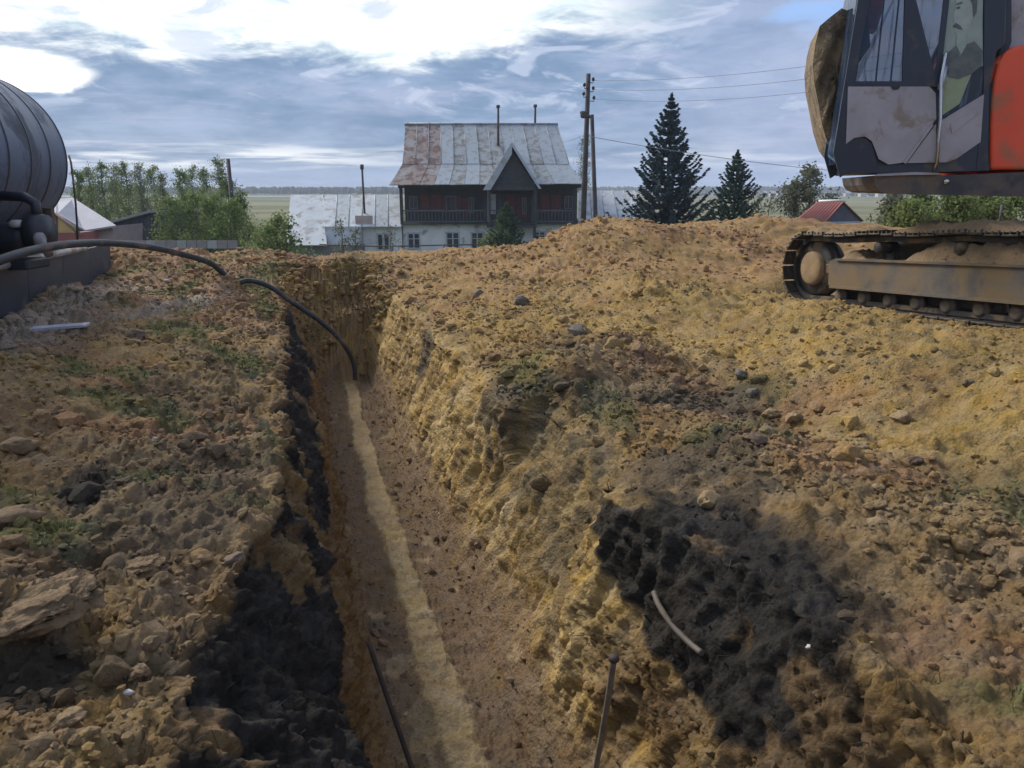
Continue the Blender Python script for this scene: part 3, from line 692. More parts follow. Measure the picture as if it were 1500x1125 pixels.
# centre X-frame, box enlarged to darken the gap behind the track; slew ring
cf_ = MB(); cf_.box((0, 0, .62), (2.4, 1.7, .50), MU, .05)
for sx in (-1, 1):
    for sy in (-1, 1): cf_.prism([MU @ Vector(p) for p in ((sx*.4, sy*.5, .50), (sx*.95, sy*1.02, .40), (sx*.95, sy*1.02, .58), (sx*.4, sy*.5, .74))], MU.to_3x3() @ Vector((sx*-.3, 0, 0)))
cf_.build('enlarged_centre_frame', M_STEELMUD, ex)
sl = MB().lathe([(.58, .76), (.62, .78), (.62, .98), (.55, 1.0)], (0, 0, 0), 'z', 48, MU); sl.build('slew_ring', M_STEEL, ex)

# --- upper works. Plane of the cab's left side is found from where the photo shows it
UF = Vector((-math.sin(R(75)), math.cos(R(75)), 0)); UL = Vector((-UF.y, UF.x, 0))
UC = W(7.8, EXT, 0)
SIDE = UC + UL*1.35
def sd_(u, v, inn=0.0):
    """pixel on the plane of the cab's left side moved inn metres into the machine"""
    r = at(u, v, 1.0); p0 = SIDE; k = p0.dot(UL)/r.dot(UL); return r*k - UL*inn
IN = -UL
def slab(mb, px, thick, inn=0.0, base=0.0):
    """outline in the cab side plane, starting inn metres in, thick metres thick"""
    mb.prism([sd_(u, v, inn) for u, v in px], IN*thick); return mb
def bar(mb, a, b, w, th, inn=0.0):
    """straight bar between two points of the side plane"""
    A, B = sd_(*a), sd_(*b); d = (B-A).normalized(); n = d.cross(UL).normalized()*(w/2)
    mb.prism([A-n-UL*inn, B-n-UL*inn, B+n-UL*inn, A+n-UL*inn], IN*th); return mb
# real profile, drawn beyond the picture's upper edge to a full-height roof
P_FB, P_FT = (1231, 259), (1281, -52)
cabf = MB()
def front_x(v, lo=(1222, 222), hi=(1262, 0)): return lo[0] + (hi[0]-lo[0])*(v-lo[1])/(hi[1]-lo[1])
# left side posts
post_front = [(1231, 260), (1221, 224), (1257, 0), (1264, -48), (1284, -50), (1274, 0), (1240, 205), (1240, 243), (1283, 240), (1283, 256)]
slab(cabf, [(1231, 260), (1221, 224), (1230, 168), (1257, 0), (1264, -48), (1284, -50), (1274, 0), (1248, 140), (1240, 200), (1240, 254)], .07)
slab(cabf, [(1240, 200), (1240, 255), (1284, 253), (1284, 235), (1277, 210), (1266, 202), (1250, 201)], .06, .004)
slab(cabf, [(1264, -50), (1264, -66), (1492, -80), (1480, -48)], .1, -.01)
slab(cabf, [(1443, -48), (1475, -48), (1473, 0), (1470, 66), (1460, 75), (1449, 130), (1447, 249), (1430, 249), (1434, 210), (1441, 137)], .09)
slab(cabf, [(1284, 242), (1284, 254), (1449, 250), (1449, 238), (1436, 209), (1386, 238)], .06, .006)
# right side of the cage, roof and floor
for px in ([(1231, 260), (1221, 224), (1257, 0), (1264, -48), (1284, -50), (1274, 0), (1240, 200), (1240, 254)],
           [(1443, -48), (1475, -48), (1473, 0), (1449, 130), (1447, 249), (1430, 249), (1441, 137)],
           [(1240, 240), (1240, 256), (1447, 250), (1447, 236)], [(1260, -50), (1264, -66), (1492, -80), (1480, -48)]):
    slab(cabf, px, .07, .90)
slab(cabf, [(1262, -56), (1268, -70), (1488, -84), (1484, -60)], .98, 0)
slab(cabf, [(1240, 247), (1240, 255), (1447, 249), (1447, 241)], .93, .02)
cab = cabf.build('cab', M_CABD, ex)
cr_ = MB()                                                                           # rear wall of the cab
cr_.prism([sd_(1450, 248, .05), sd_(1450, 130, .05), sd_(1476, 60, .05), sd_(1476, -60, .05), sd_(1476, -60, .93), sd_(1476, 60, .93), sd_(1450, 130, .93), sd_(1450, 248, .93)], -UF*.05)
cr_.build('rear_wall', M_CABD, cab)
# door: dark divider, grey pressed panels
dr = MB()
slab(dr, [(1330, -46), (1326, 119), (1240, 119), (1240, 126), (1372, 127), (1372, 119), (1376, -46), (1383, -46), (1381, 80), (1374, 131), (1390, -46), (1392, -46), (1387, 10), (1378, 90), (1373, 118), (1334, 119), (1337, -46)][:6], .05, -.004)
bar(dr, (1331, -46), (1326, 121), .055, .05, -.003)
bar(dr, (1240, 122), (1372, 124), .042, .05, -.006)
bar(dr, (1392, -46), (1373, 122), .05, .05, -.003)
door = dr.build('door', M_CABD, cab)
pn = MB(); slab(pn, [(1242, 127), (1361, 127), (1370, 137), (1371, 174), (1325, 238), (1301, 241), (1287, 233), (1277, 207), (1267, 200), (1251, 202), (1239, 211)], .035, -.018)
pn.build('door_panel', M_CABG, door)
pn = MB(); slab(pn, [(1371, 181), (1328, 239), (1370, 238)], .03, -.012); pn.build('door_panel', M_CABG, door)
pn = MB()
slab(pn, [(1361, 184), (1322, 238), (1326, 240), (1367, 183)], .03, -.03); pn.build('pressed_rib', M_CABG, door)
pn = MB(); slab(pn, [(1378, 177), (1441, 138), (1436, 208), (1400, 233), (1385, 238), (1375, 238)], .035, -.012); pn.build('side_panel', M_CABG, cab)
pn = MB(); slab(pn, [(1392, 182), (1434, 155), (1433, 166), (1394, 196)], .02, -.022); pn.build('pressed_rib', M_CABG, cab)
pn = MB(); slab(pn, [(1304, 127), (1318, 127), (1315, 131), (1308, 132)], .03, -.03); pn.build('door_latch', M_RUB, door)
# glass
gl = MB(); slab(gl, [(1274, 0), (1284, -48), (1331, -46), (1326, 120), (1246, 120), (1250, 135)], .008, .02); gl.v = gl.v
gl.build('window_pane', M_GLASS, door)
gl = MB(); slab(gl, [(1334, -46), (1390, -46), (1374, 120), (1330, 120)], .008, .02); gl.build('window_pane', M_GLASS, door)
gl = MB(); slab(gl, [(1394, -46), (1443, -46), (1441, 137), (1378, 176), (1377, 110)], .008, .025); gl.build('rear_side_pane', glass_mat('rear_glass', (.03, .04, .05), .8), cab)
gl = MB(); gl.prism([sd_(1227, 240, .06), sd_(1224, 222, .06), sd_(1262, -46, .06), sd_(1262, -46, .92), sd_(1224, 222, .92), sd_(1227, 240, .92)], UF*-.008); gl.build('windscreen', M_GLASS, cab)
# window net / bars seen inside and the grab rail
for (a, b) in (((1300, -40), (1284, 118)), ((1322, -40), (1306, 118))):
    q = MB(); q.tube([sd_(a[0], a[1], .05), sd_(b[0], b[1], .05)], .010, 8); q.build('window_bar', M_UPST, door)
q = MB(); q.tube([sd_(1386, 78, -.02), sd_(1383, 80, -.07), sd_(1376, 118, -.07), sd_(1375, 175, -.07), sd_(1372, 205, -.06), sd_(1370, 240, -.05), sd_(1368, 250, 0)], .017, 10); q.build('grab_rail', M_CHROME, cab)
q = MB(); q.tube([sd_(1384, 98, -.03), sd_(1379, 118, -.035), sd_(1376, 132, -.03)], .028, 10); q.build('door_handle', pmat('handle_metal', (.5, .5, .5), (.35, .35, .35), 9, .3, .6), door)
# seat and console inside
q = MB()
Mx = Matrix(((UF.x, UL.x, 0, 0), (UF.y, UL.y, 0, 0), (0, 0, 1, 0), (0, 0, 0, 1)))
def up_(f, l, z): return UC + UF*f + UL*l + Vector((0, 0, z))
Mc = Matrix.Translation(UC) @ Mx
q.box((.95, .85, .62), (.52, .5, .14), Mc, .05); q.box((.72, .85, 1.0), (.14, .48, .7), Mc, .05); q.box((.68, .85, 1.45), (.1, .28, .2), Mc, .04); q.box((.95, .85, .4), (.36, .36, .35), Mc, .02)
q.build('seat', M_SEAT, cab)
for l_ in (1.18, .52):
    q = MB(); q.box((1.25, l_, .62), (.4, .12, .34), Mc, .03); q.tube([up_(1.35, l_, .75), up_(1.38, l_, 1.0)], .02, 8); q.build('control_console', M_RUB, cab)
q = MB(); slab(q, [(1238, 124), (1374, 126), (1442, 136), (1440, 246), (1284, 248), (1240, 252)], .02, .045); q.build('inner_lining', M_CABD, cab)
# printed picture of an unnamed man in a dark coat, on the rear side window
def flat(name, px, inn, mat, par):
    q = MB(); slab(q, px, .002, inn); return q.build(name, mat, par)
C_PO = pmat('print_pale_green', (.36, .43, .38), (.30, .37, .34), 6, .7)
C_P2 = pmat('print_yellow_green', (.30, .36, .20), (.33, .38, .26), 14, .7); C_PS = pmat('print_face', (.40, .46, .42), (.34, .40, .37), 9, .7)
C_PD = pmat('print_dark', (.10, .12, .12), (.15, .17, .165), 12, .7)
po = flat('window_picture', [(1391, -40), (1442, -40), (1440, 30), (1441, 96), (1427, 100), (1406, 152), (1379, 170), (1380, 110)], .018, C_PO, cab)
flat('picture_background', [(1386, 118), (1424, 103), (1406, 151), (1380, 168)], .014, C_P2, po)
flat('picture_face', [(1401, -8), (1400, 12), (1397, 24), (1400, 36), (1399, 46), (1404, 53), (1412, 53), (1420, 42), (1426, 26), (1426, 2), (1418, -14)], .014, C_PS, po)
flat('picture_hair', [(1399, -4), (1402, -18), (1414, -26), (1428, -22), (1433, -6), (1431, 18), (1426, 26), (1425, 6), (1418, -8), (1408, -6)], .010, C_PD, po)
flat('picture_moustache', [(1396, 38), (1401, 33), (1407, 37), (1411, 43), (1404, 42)], .010, C_PD, po)
flat('picture_eye', [(1402, 10), (1407, 9), (1407, 12), (1402, 13)], .010, C_PD, po)
flat('picture_brow', [(1401, 5), (1410, 2), (1410, 5), (1401, 7)], .010, C_PD, po)
flat('picture_coat', [(1384, 96), (1388, 78), (1401, 66), (1407, 84), (1414, 66), (1428, 60), (1440, 74), (1438, 96), (1424, 108), (1404, 116), (1390, 112)], .010, C_PD, po)
flat('picture_collar', [(1402, 50), (1416, 46), (1416, 66), (1408, 80), (1401, 66)], .008, C_PO, po)
# engine housing with rounded front corner, grey upper housing, counterweight
def rear_box(name, prof_px, thick, inn, mat, parent=ex):
    q = MB(); slab(q, prof_px, thick, inn); return q.build(name, mat, parent)
q = MB()
prof2 = [(1451, 249), (1451, 190), (1453, 150), (1457, 115), (1463, 92), (1472, 76), (1484, 68), (1500, 65), (1560, 62), (1760, 55), (1800, 58), (1802, 240), (1790, 247)]
slab(q, prof2, 1.05, .02)
eng = q.build('engine_cover', M_ORANGE, ex)
bv = eng.modifiers.new('edge_rounding', 'BEVEL'); bv.width = .05; bv.segments = 4; bv.limit_method = 'ANGLE'
q = MB(); slab(q, [(1477, 70), (1479, -30), (1700, -40), (1780, -20), (1782, 66)], .9, .10); up2 = q.build('upper_housing', M_CABG, ex)
q = MB(); slab(q, [(1545, 90), (1700, 84), (1700, 200), (1545, 205)], .02, .006); q.build('side_door', M_ORANGE, eng)
q = MB()
for k in range(7): slab(q, [(1560, 105+k*12), (1680, 101+k*12), (1680, 107+k*12), (1560, 111+k*12)], .02, -.006)
q.build('cooling_louvres', M_CABD, eng)
# right-hand half of the machine
q = MB(); q.box((-.55, -.85, .62), (2.3, .95, .95), Mc, .06); q.build('tank_housing', M_ORANGE, ex)
pr = [(-1.75, -1.3), (-1.75, 1.3), (-2.15, 1.15), (-2.4, .6), (-2.45, 0), (-2.4, -.6), (-2.15, -1.15)]
q = MB(); q.prism([up_(a, b, .05) for a, b in pr], (0, 0, .98)); cw = q.build('counterweight', M_CABG, ex)
bv = cw.modifiers.new('edge_rounding', 'BEVEL'); bv.width = .07; bv.segments = 3
# revolving deck
q = MB(); slab(q, [(1281, 257), (1340, 254), (1375, 255), (1381, 257), (1502, 252), (1810, 246), (1815, 292), (1502, 288), (1302, 284), (1290, 280), (1283, 271)], 2.62, .03); deck = q.build('revolving_deck', M_UPST, ex)
q = MB(); q.lathe([(0, .0), (.03, .0), (.03, .03), (0, .035)], (0, 0, 0), 'y', 12, Matrix.Translation(sd_(1387, 266, .03)) @ Matrix(((UF.x, UL.x, 0, 0), (UF.y, UL.y, 0, 0), (0, 0, 1, 0), (0, 0, 0, 1))))
q.build('plug', M_CHROME, deck)
q = MB(); slab(q, [(1284, 255), (1340, 252), (1375, 253), (1375, 256), (1340, 256), (1284, 258)], .05, .0); q.build('edge_trim', M_CABG, deck)
# boom, stick, bucket on the machine's centre line
def plate(mb, pts, y0, w):
    mb.prism([up_(f, y0+w/2, z) for f, z in pts], IN*w); return mb
Z0 = .12
q = MB(); plate(q, [(.35, .15), (.15, .6), (.1, 1.4), (.2, 2.6), (.55, 3.7), (1.25, 4.3), (1.45, 4.2), (1.45, 3.95), (1.0, 3.5), (.68, 2.5), (.66, 1.2), (.75, .2)], -.1, .42)
boom = q.build('boom', M_ORANGE, ex)
q = MB(); plate(q, [(1.1, 4.4), (1.3, 4.6), (1.65, 4.25), (1.75, 3.2), (1.80, 1.9), (1.62, 1.85), (1.5, 2.6), (1.35, 3.6)], -.1, .3); q.build('stick', M_ORANGE, ex)
for sy in (-.38, .2):
    q = MB(); q.tube([up_(1.0, sy, .35), up_(.95, sy, 1.3)], .07, 12); q.build('boom_cylinder', M_CABD, ex)
    q = MB(); q.tube([up_(.95, sy, 1.3), up_(.6, sy, 2.4)], .045, 12); q.build('cylinder_rod', M_CHROME, ex)
q = MB(); q.tube([up_(.35, -.1, 3.4), up_(.8, -.1, 4.35)], .07, 12); q.build('stick_cylinder', M_CABD, ex)
q = MB(); q.tube([up_(.8, -.1, 4.35), up_(1.15, -.1, 4.5)], .04, 10); q.build('cylinder_rod', M_CHROME, ex)
# bucket: outline seen side-on, the open mouth towards the cab
def bk(u, v, off=0.0):
    r = at(u, v, 1.0); p0 = UC + UL*.50; k = p0.dot(UL)/r.dot(UL); return r*k - UL*off
back_px = [(1233, 12), (1215, 26), (1201, 38), (1195, 62), (1191, 92), (1193, 122), (1199, 152), (1205, 185), (1214, 214), (1222, 226)]
mouth_px = [(1235, 222), (1248, 150), (1262, 70), (1252, 20)]
bw = 1.15
bk_mb = MB()
outer = [bk(*p) for p in back_px]
cen = bk(1238, 120); inner = [p + (cen-p).normalized()*.035 for p in outer]
nsub = 12
for i in range(len(outer)-1):
    bk_mb.add([outer[i], outer[i+1], outer[i+1]+IN*bw, outer[i]+IN*bw, inner[i], inner[i+1], inner[i+1]+IN*bw, inner[i]+IN*bw],
              [(0, 1, 2, 3), (7, 6, 5, 4), (0, 3, 7, 4), (1, 5, 6, 2), (0, 4, 5, 1), (3, 2, 6, 7)])
for off in (0, bw-.03):
    bk_mb.prism([bk(*p, off) for p in back_px + mouth_px], IN*.03)
bucket = bk_mb.build('bucket', M_BUCK, ex)
q = MB()                                                                            # clay caked on the side plate
side_px = back_px + mouth_px
vs = []; ns = 26
cy = (1224, 118)
rings = 7
for rI in range(rings+1):
    fr = rI/rings
    for j in range(len(side_px)*3):
        a = side_px[j//3]; b = side_px[(j//3+1) % len(side_px)]; w_ = (j % 3)/3
        pu, pv = a[0]+(b[0]-a[0])*w_, a[1]+(b[1]-a[1])*w_
        pu, pv = cy[0]+(pu-cy[0])*fr*.99, cy[1]+(pv-cy[1])*fr*.99
        hgt = (.045 + .035*math.sin(pu*.21+pv*.07) + .03*math.sin(pv*.16+pu*.4) + random.uniform(-.022, .022))*(1-fr**4)
        vs.append(bk(pu, pv, -hgt-.002))
m_ = len(side_px)*3; fs = []
for rI in range(rings):
    for j in range(m_): fs.append((rI*m_+j, rI*m_+(j+1) % m_, (rI+1)*m_+(j+1) % m_, (rI+1)*m_+j))
q.add(vs, fs, True); q.build('caked_clay', M_BUCK, bucket)
for k in range(5):
    q = MB(); a = bk(1251, 22, .08+k*.235); d = (bk(1262, -6, .08+k*.235)-a); q.prism([a, a+d*1.0+UF*-.02, a+d*1.0-UF*.02, a-UF*.09], IN*.09); q.build('tooth', M_STEEL, bucket)
q = MB(); q.prism([bk(1250, -20, .33), bk(1240, 30, .33), bk(1262, 90, .33), bk(1282, 60, .33), bk(1275, -30, .33)], IN*.42); q.build('linkage', M_CABD, ex)

# ------------------------------------------------------------------ tank, trough, hose and small things on the ground
M_TANK = pmat('tank_coating', (.055, .090, .170), (.042, .068, .135), 1.2, .5, .0, .0012, 14, dirt=(.055, .065, .09), dirt_amt=.3, dscale=1.0, c3=(.04, .05, .08))
M_TRB = pmat('rib_weld', (.02, .024, .032), (.03, .035, .045), 3, .5)
TE = at(-27, 230, 12.0)                               # centre of the tank's far end
ta = (W(1, 0)-W(0, 0)).normalized(); tr_ = (W(0, 1)-W(0, 0)).normalized(); TZ = Vector((0, 0, 1))
TR = 1.19
MT = Matrix(((tr_.x, ta.x, 0, TE.x), (tr_.y, ta.y, 0, TE.y), (0, 0, 1, TE.z), (0, 0, 0, 1)))
tk = thing('storage_tank', (TE.x, TE.y, TE.z-TR-.35), 'big dark blue ribbed steel tank lying on its side at the left edge', 'tank')
TL = 7.4
q = MB(); q.lathe([(0, .16), (.5, .13), (.9, .06), (1.12, -.03), (TR, -.10), (TR, -TL), (1.12, -TL-.07), (.6, -TL-.2), (0, -TL-.24)], (0, 0, 0), 'y', 96, MT); q.build('tank_shell', M_TANK, tk)
k = 0; yy = -.12
while yy > -TL:
    q = MB(); q.lathe([(TR-.01, yy+.035), (TR+.010, yy+.02), (TR+.010, yy-.02), (TR-.01, yy-.035)], (0, 0, 0), 'y', 96, MT); q.build('weld_rib', M_TRB, tk); yy -= .93
q = MB()
for yy in (-1.2, -4.2):
    pts = [(-1.1, -TR-.36), (1.1, -TR-.36), (1.15, -.75)] + [(TR*math.cos(a)*1.0, TR*math.sin(a)*1.0) for a in [math.radians(-38-k*8) for k in range(14)]] + [(-1.15, -.75)]
    q.prism([MT @ Vector((a, yy, b)) for a, b in pts], ta*.16)
for xx in (-.9, .9): q.box((xx, -2.7, -TR-.42), (.14, 4.4, .16), MT)
q.build('cradle', M_STEEL, tk)
# a thin bent aerial-like rod hanging from the tank's rim
rod = MB(); pr_ = [at(*p) for p in ((101, 228, 11.6), (104, 238, 11.55), (107, 262, 11.5), (111, 300, 11.45), (113, 330, 11.4), (114, 358, 11.4))]
rod.tube(pr_, .014, 6); o = rod.build('bent_rod', M_STEEL, None, origin=pr_[-1]); tag(o, 'thin bent metal rod standing beside the rim of the dark tank', 'rod')
# low dark trough wall
M_TRO = pmat('trough_paint', (.022, .028, .045), (.03, .036, .052), 1.4, .5, 0, .003, 12, dirt=(.10, .085, .07), dirt_amt=.22, dscale=1.6)
M_FLG = pmat('trough_flange', (.32, .30, .30), (.22, .20, .19), 3, .6, 0, .002, 20, dirt=(.2, .15, .1), dirt_amt=.3)
ta0, ta1 = at(-60, 492, 8.05), at(161, 387, 15.2)
z0b, z1b = ta0.z, ta1.z
top0, top1 = at(-60, 396, 8.05), at(161, 357, 15.2)
dirT = Vector((ta1.x-ta0.x, ta1.y-ta0.y, 0)).normalized(); nT = Vector((-dirT.y, dirT.x, 0))
ext = 3.0
ta0 = ta0 - dirT*ext; top0 = top0 - dirT*ext
tb = thing('steel_trough', (ta1.x, ta1.y, ta1.z), 'long low dark blue steel trough with pale top flange below the tank', 'trough')
npn = 6
for k in range(npn):
    a0, a1 = k/npn, (k+1)/npn
    A = ta0.lerp(ta1, a0); B = ta0.lerp(ta1, a1); C_ = top0.lerp(top1, a1); D_ = top0.lerp(top1, a0)
    A.z -= .3; B.z -= .3
    e_ = (B-A)*.004
    q = MB(); q.prism([A+e_, B-e_, C_-e_, D_+e_], nT*.05); q.build('side_panel', M_TRO, tb)
q = MB(); q.prism([ta1+Vector((0, 0, -.3)), top1, top1+nT*1.5, ta1+nT*1.5+Vector((0, 0, -.3))], -dirT*.05); q.build('end_panel', M_TRO, tb)
q = MB(); q.prism([ta0+nT*1.5-Vector((0, 0, .3)), ta1+nT*1.5-Vector((0, 0, .3)), top1+nT*1.5, top0+nT*1.5], nT*-.05); q.build('back_panel', M_TRO, tb)
q = MB(); q.tube([top0+Vector((0, 0, .02)), top0.lerp(top1, .8)+Vector((0, 0, .02))], .055, 8); q.tube([top0+nT*1.5, top1+nT*1.5], .03, 8)
q.build('top_flange', M_FLG, tb)
q = MB(); q.prism([top0-Vector((0, 0, .25))+nT*.05, top1-Vector((0, 0, .2))+nT*.05, top1-Vector((0, 0, .2))+nT*1.45, top0-Vector((0, 0, .25))+nT*1.45], (0, 0, -.05)); q.build('cover_sheet', M_TRO, tb)
# pump set under the tank
pp = at(14, 335, 9.6)
pu = thing('pump_set', (pp.x, pp.y, pp.z-.6), 'dark greasy pump with valves and pale cap below the dark tank', 'pump')
Mp = Matrix.Translation(pp)
q = MB(); q.lathe([(0, .42), (.16, .40), (.2, .3), (.2, -.32), (.15, -.4), (0, -.42)], (-.15, 0, -.12), 'x', 20, Mp); q.box((-.2, 0, -.42), (1.0, .5, .12), Mp, .02); q.build('motor', M_TRB, pu)
q = MB(); q.lathe([(.0, -.12), (.22, -.1), (.24, 0), (.22, .1), (0, .12)], (.36, 0, -.05), 'x', 20, Mp); q.tube([Mp @ Vector(p) for p in ((.36, 0, .1), (.36, 0, .3), (.2, .05, .38), (-.3, .1, .4))], .06, 12); q.build('pump_body', M_TRB, pu)
q = MB(); q.lathe([(0, .05), (.05, .05), (.085, .02), (.09, -.02), (.07, -.04), (0, -.04)], (.17, -.12, .06), 'z', 16, Mp); q.build('pale_cap', pmat('pale_cap', (.5, .47, .44), (.38, .35, .33), 6, .7), pu)
q = MB()
for a in range(12):
    an = a*math.pi/6; q.tube([Mp @ Vector((-.3+.12*math.cos(an), -.2, .12+.12*math.sin(an))), Mp @ Vector((-.3+.12*math.cos(an+.53), -.2, .12+.12*math.sin(an+.53)))], .012, 6, False)
for an in (0, math.pi/2, math.pi, 1.5*math.pi): q.tube([Mp @ Vector((-.3, -.2, .12)), Mp @ Vector((-.3+.12*math.cos(an), -.2, .12+.12*math.sin(an)))], .009, 6)
q.tube([Mp @ Vector((-.3, -.2, .12)), Mp @ Vector((-.3, .05, .12))], .02, 8); q.build('valve_wheel', M_TRB, pu)
q = MB(); q.tube([Mp @ Vector(p) for p in ((.36, -.1, -.1), (.5, -.25, -.12), (.62, -.3, -.3))], .05, 10); q.lathe([(0, .03), (.09, .03), (.09, -.03), (0, -.03)], (.5, -.25, -.12), 'x', 14, Mp); q.build('outlet_pipe', M_FLG, pu)

# black hose that dives into the spoil and comes out again over the trench
M_HOSE = pmat('black_polythene', (.018, .021, .026), (.03, .034, .04), 5, .55, 0, .001, 30, dirt=(.14, .11, .09), dirt_amt=.3, dscale=3)
def smooth(pts, n=10):
    pts = [Vector(p) for p in pts]; P_ = [2*pts[0]-pts[1]] + pts + [2*pts[-1]-pts[-2]]; o = []
    for i in range(1, len(P_)-2):
        for k in range(n):
            t = k/n; a, b, c, d = P_[i-1], P_[i], P_[i+1], P_[i+2]
            o.append(.5*((2*b)+(c-a)*t+(2*a-5*b+4*c-d)*t*t+(-a+3*b-3*c+d)*t**3))
    o.append(pts[-1]); return o
hp = smooth([at(*p) for p in ((-70, 408, 7.3), (0, 381, 7.9), (50, 366, 8.6), (100, 358, 9.5), (160, 356, 10.6), (230, 364, 11.6), (300, 382, 12.3), (322, 396, 12.6), (342, 414, 12.8), (366, 411, 12.95), (395, 420, 13.0), (430, 444, 13.1), (468, 470, 13.3), (495, 494, 13.5), (512, 518, 13.7), (519, 538, 13.8), (520, 556, 13.85))], 9)
q = MB(); q.tube(hp, [.050-.012*i/(len(hp)-1) for i in range(len(hp))], 16); o = q.build('black_hose', M_HOSE, None, origin=hp[0]); tag(o, 'thick black plastic hose arching over the left bank and drooping into the trench', 'hose')
# small mound that hides its middle
GROUND_EXTRA = []

bpy.context.view_layer.update()
def ground_pt(u, v, guess=None):
    """where the line of sight through the photo pixel meets the dug ground"""
    dd_ = at(u, v, 1.0).normalized(); hit, loc_, nn_, ix_ = ground_near.ray_cast(Vector((0, 0, 0)), dd_)
    if hit: return loc_.copy()
    d = at(u, v, 1.0); k = .8; prev = None
    while k < 24:
        p = d*k; s_ = -SA*p.x + CA*p.y; t_ = CA*p.x + SA*p.y
        if .3 < s_ < 24:
            i = int(np.clip(np.searchsorted(ss, s_), 0, NSr-1)); row = PG[i]; tt = CA*row[:, 0] + SA*row[:, 1]
            if 2.0 < t_ or t_ < -.2:
                j = int(np.argmin(np.abs(tt-t_)))
                if p.z <= row[j, 2]: return p
            else:
                j = np.argmin(np.abs(tt-t_)+np.abs(row[:, 2]-p.z)*.6)
                nrm = NG_[i, j]
                if np.dot(np.array(p)-row[j], nrm if nrm[2] > -.1 else -nrm) <= 0: return Vector(row[j])
        k += .02
    return d*24
def lump_mesh(name, r, seed, mat, flat_=.7, sub=4, ridg=0.0):
    import bmesh
    bm = bmesh.new(); bmesh.ops.create_icosphere(bm, subdivisions=sub, radius=1.0)
    V = np.array([v.co[:] for v in bm.verts]); Fc = np.array([[v.index for v in f.verts] for f in bm.faces]); bm.free()
    n = V/np.linalg.norm(V, axis=1, keepdims=True)
    off = n*1.0 + seed*7.3
    k = 1 + .34*fbm(off, 1.0, 2, seed) + .20*fbm(off, 2.8, 3, seed+3) + .09*fbm(off, 8, 2, seed+5)
    # a few broken faces
    rs = np.random.default_rng(seed)
    P_ = n*k[:, None]
    for _ in range(6):
        a = rs.normal(size=3); a /= np.linalg.norm(a); dd = P_ @ a; c = rs.uniform(.62, .9)
        P_ = P_ - np.clip(dd-c, 0, None)[:, None]*a*.85
    P_ = P_*np.array([1.2, .85, flat_])*r
    if ridg: P_[:, 2] += ridg*r*np.sin(P_[:, 0]/r*9)*(n[:, 2] > .1)
    return np_mesh(name, P_, Fc, mat, True)
M_CLODY = pmat('clay_clod', (.34, .235, .115), (.25, .17, .09), 9, .95, 0, .012, 60, c3=(.17, .12, .07))
M_CLODB = pmat('brown_clod', (.19, .135, .09), (.13, .095, .065), 9, .95, 0, .012, 60, c3=(.24, .18, .12))
M_CLODG = pmat('grey_clod', (.165, .14, .11), (.115, .095, .075), 9, .95, 0, .010, 60, c3=(.22, .2, .17))
M_CLODP = pmat('pale_clod', (.26, .175, .09), (.18, .12, .065), 8, .95, 0, .014, 45, c3=(.22, .15, .09))
big = [ # u, v, size, material, rotation, label
 (765, 443, .17, M_CLODG, .3, 'grey boulder-like clod with a dark face on the crest right of the trench'),
 (700, 432, .20, M_CLODB, .9, 'dark brown clod farther back, left of the grey one beyond the trench edge'),
 (850, 487, .19, M_CLODG, 0, 'grey rounded stone half sunk in the yellow slope'),
 (1102, 575, .11, M_CLODG, .5, 'grey clod, biggest in the knot of grey lumps below the yellow heap'),
 (1085, 548, .10, M_CLODG, 1.5, 'grey flat clod topping the knot of grey lumps below the yellow heap'),
 (1132, 606, .10, M_CLODY, .2, 'flat-topped tan clod just left of the sharp-edged one under the heap'),
 (1162, 613, .09, M_CLODY, .8, 'sharp-edged yellow clay clod at the foot of the heap'),
 (1322, 612, .10, M_CLODY, .1, 'long tan clod on the yellow slope below the crawler track'),
 (1262, 655, .09, M_CLODY, .4, 'yellow clod with a dark hollow under it in the right foreground'),
 (1340, 675, .09, M_CLODB, .4, 'brown clod resting right of the yellow hollowed clod'),
 (1287, 716, .07, M_CLODY, .6, 'small pale clod alone in the brown churned soil at right'),
 (1420, 560, .06, M_CLODB, .0, 'reddish lump high on the yellow slope near the right edge'),
 (1040, 735, .13, M_CLODY, 1.1, 'smooth tan slab of clay standing on edge above the black soil'),
 (198, 492, .12, M_CLODB, .3, 'round brown clod above a small dark hole on the left bank'),
 (30, 655, .16, M_CLODP, .2, 'pale clod cut by the left picture edge'),
 (20, 760, .20, M_CLODP, .7, 'broad pale lump low at the left edge, above the slab'),
 (205, 985, .085, M_CLODP, -.3, 'tan clod lying across a ridge in the left foreground'),
 (340, 820, .075, M_CLODB, .2, 'brown clod at the brink of the black pit on the left'),
 (95, 1060, .11, M_CLODP, .5, 'cracked tan clod nearest the lower left corner'),
]
PXR = [16, 15, 20, 15, 15, 16, 16, 17, 17, 16, 13, 10, 22, 17, 24, 30, 20, 17, 24]
for i, (u, v, r_, m_, rz, lab) in enumerate(big):
    p = ground_pt(u, v+2); r_ = PXR[i]*p.length/FPX*.72; me_ = lump_mesh('soil_clod', r_, 300+i*3, m_, .68)
    o = link_mesh('soil_clod', me_); o.location = p + Vector((0, 0, r_*.18)); o.rotation_euler = (random.uniform(-.2, .2), random.uniform(-.2, .2), rz); tag(o, lab, 'clod')
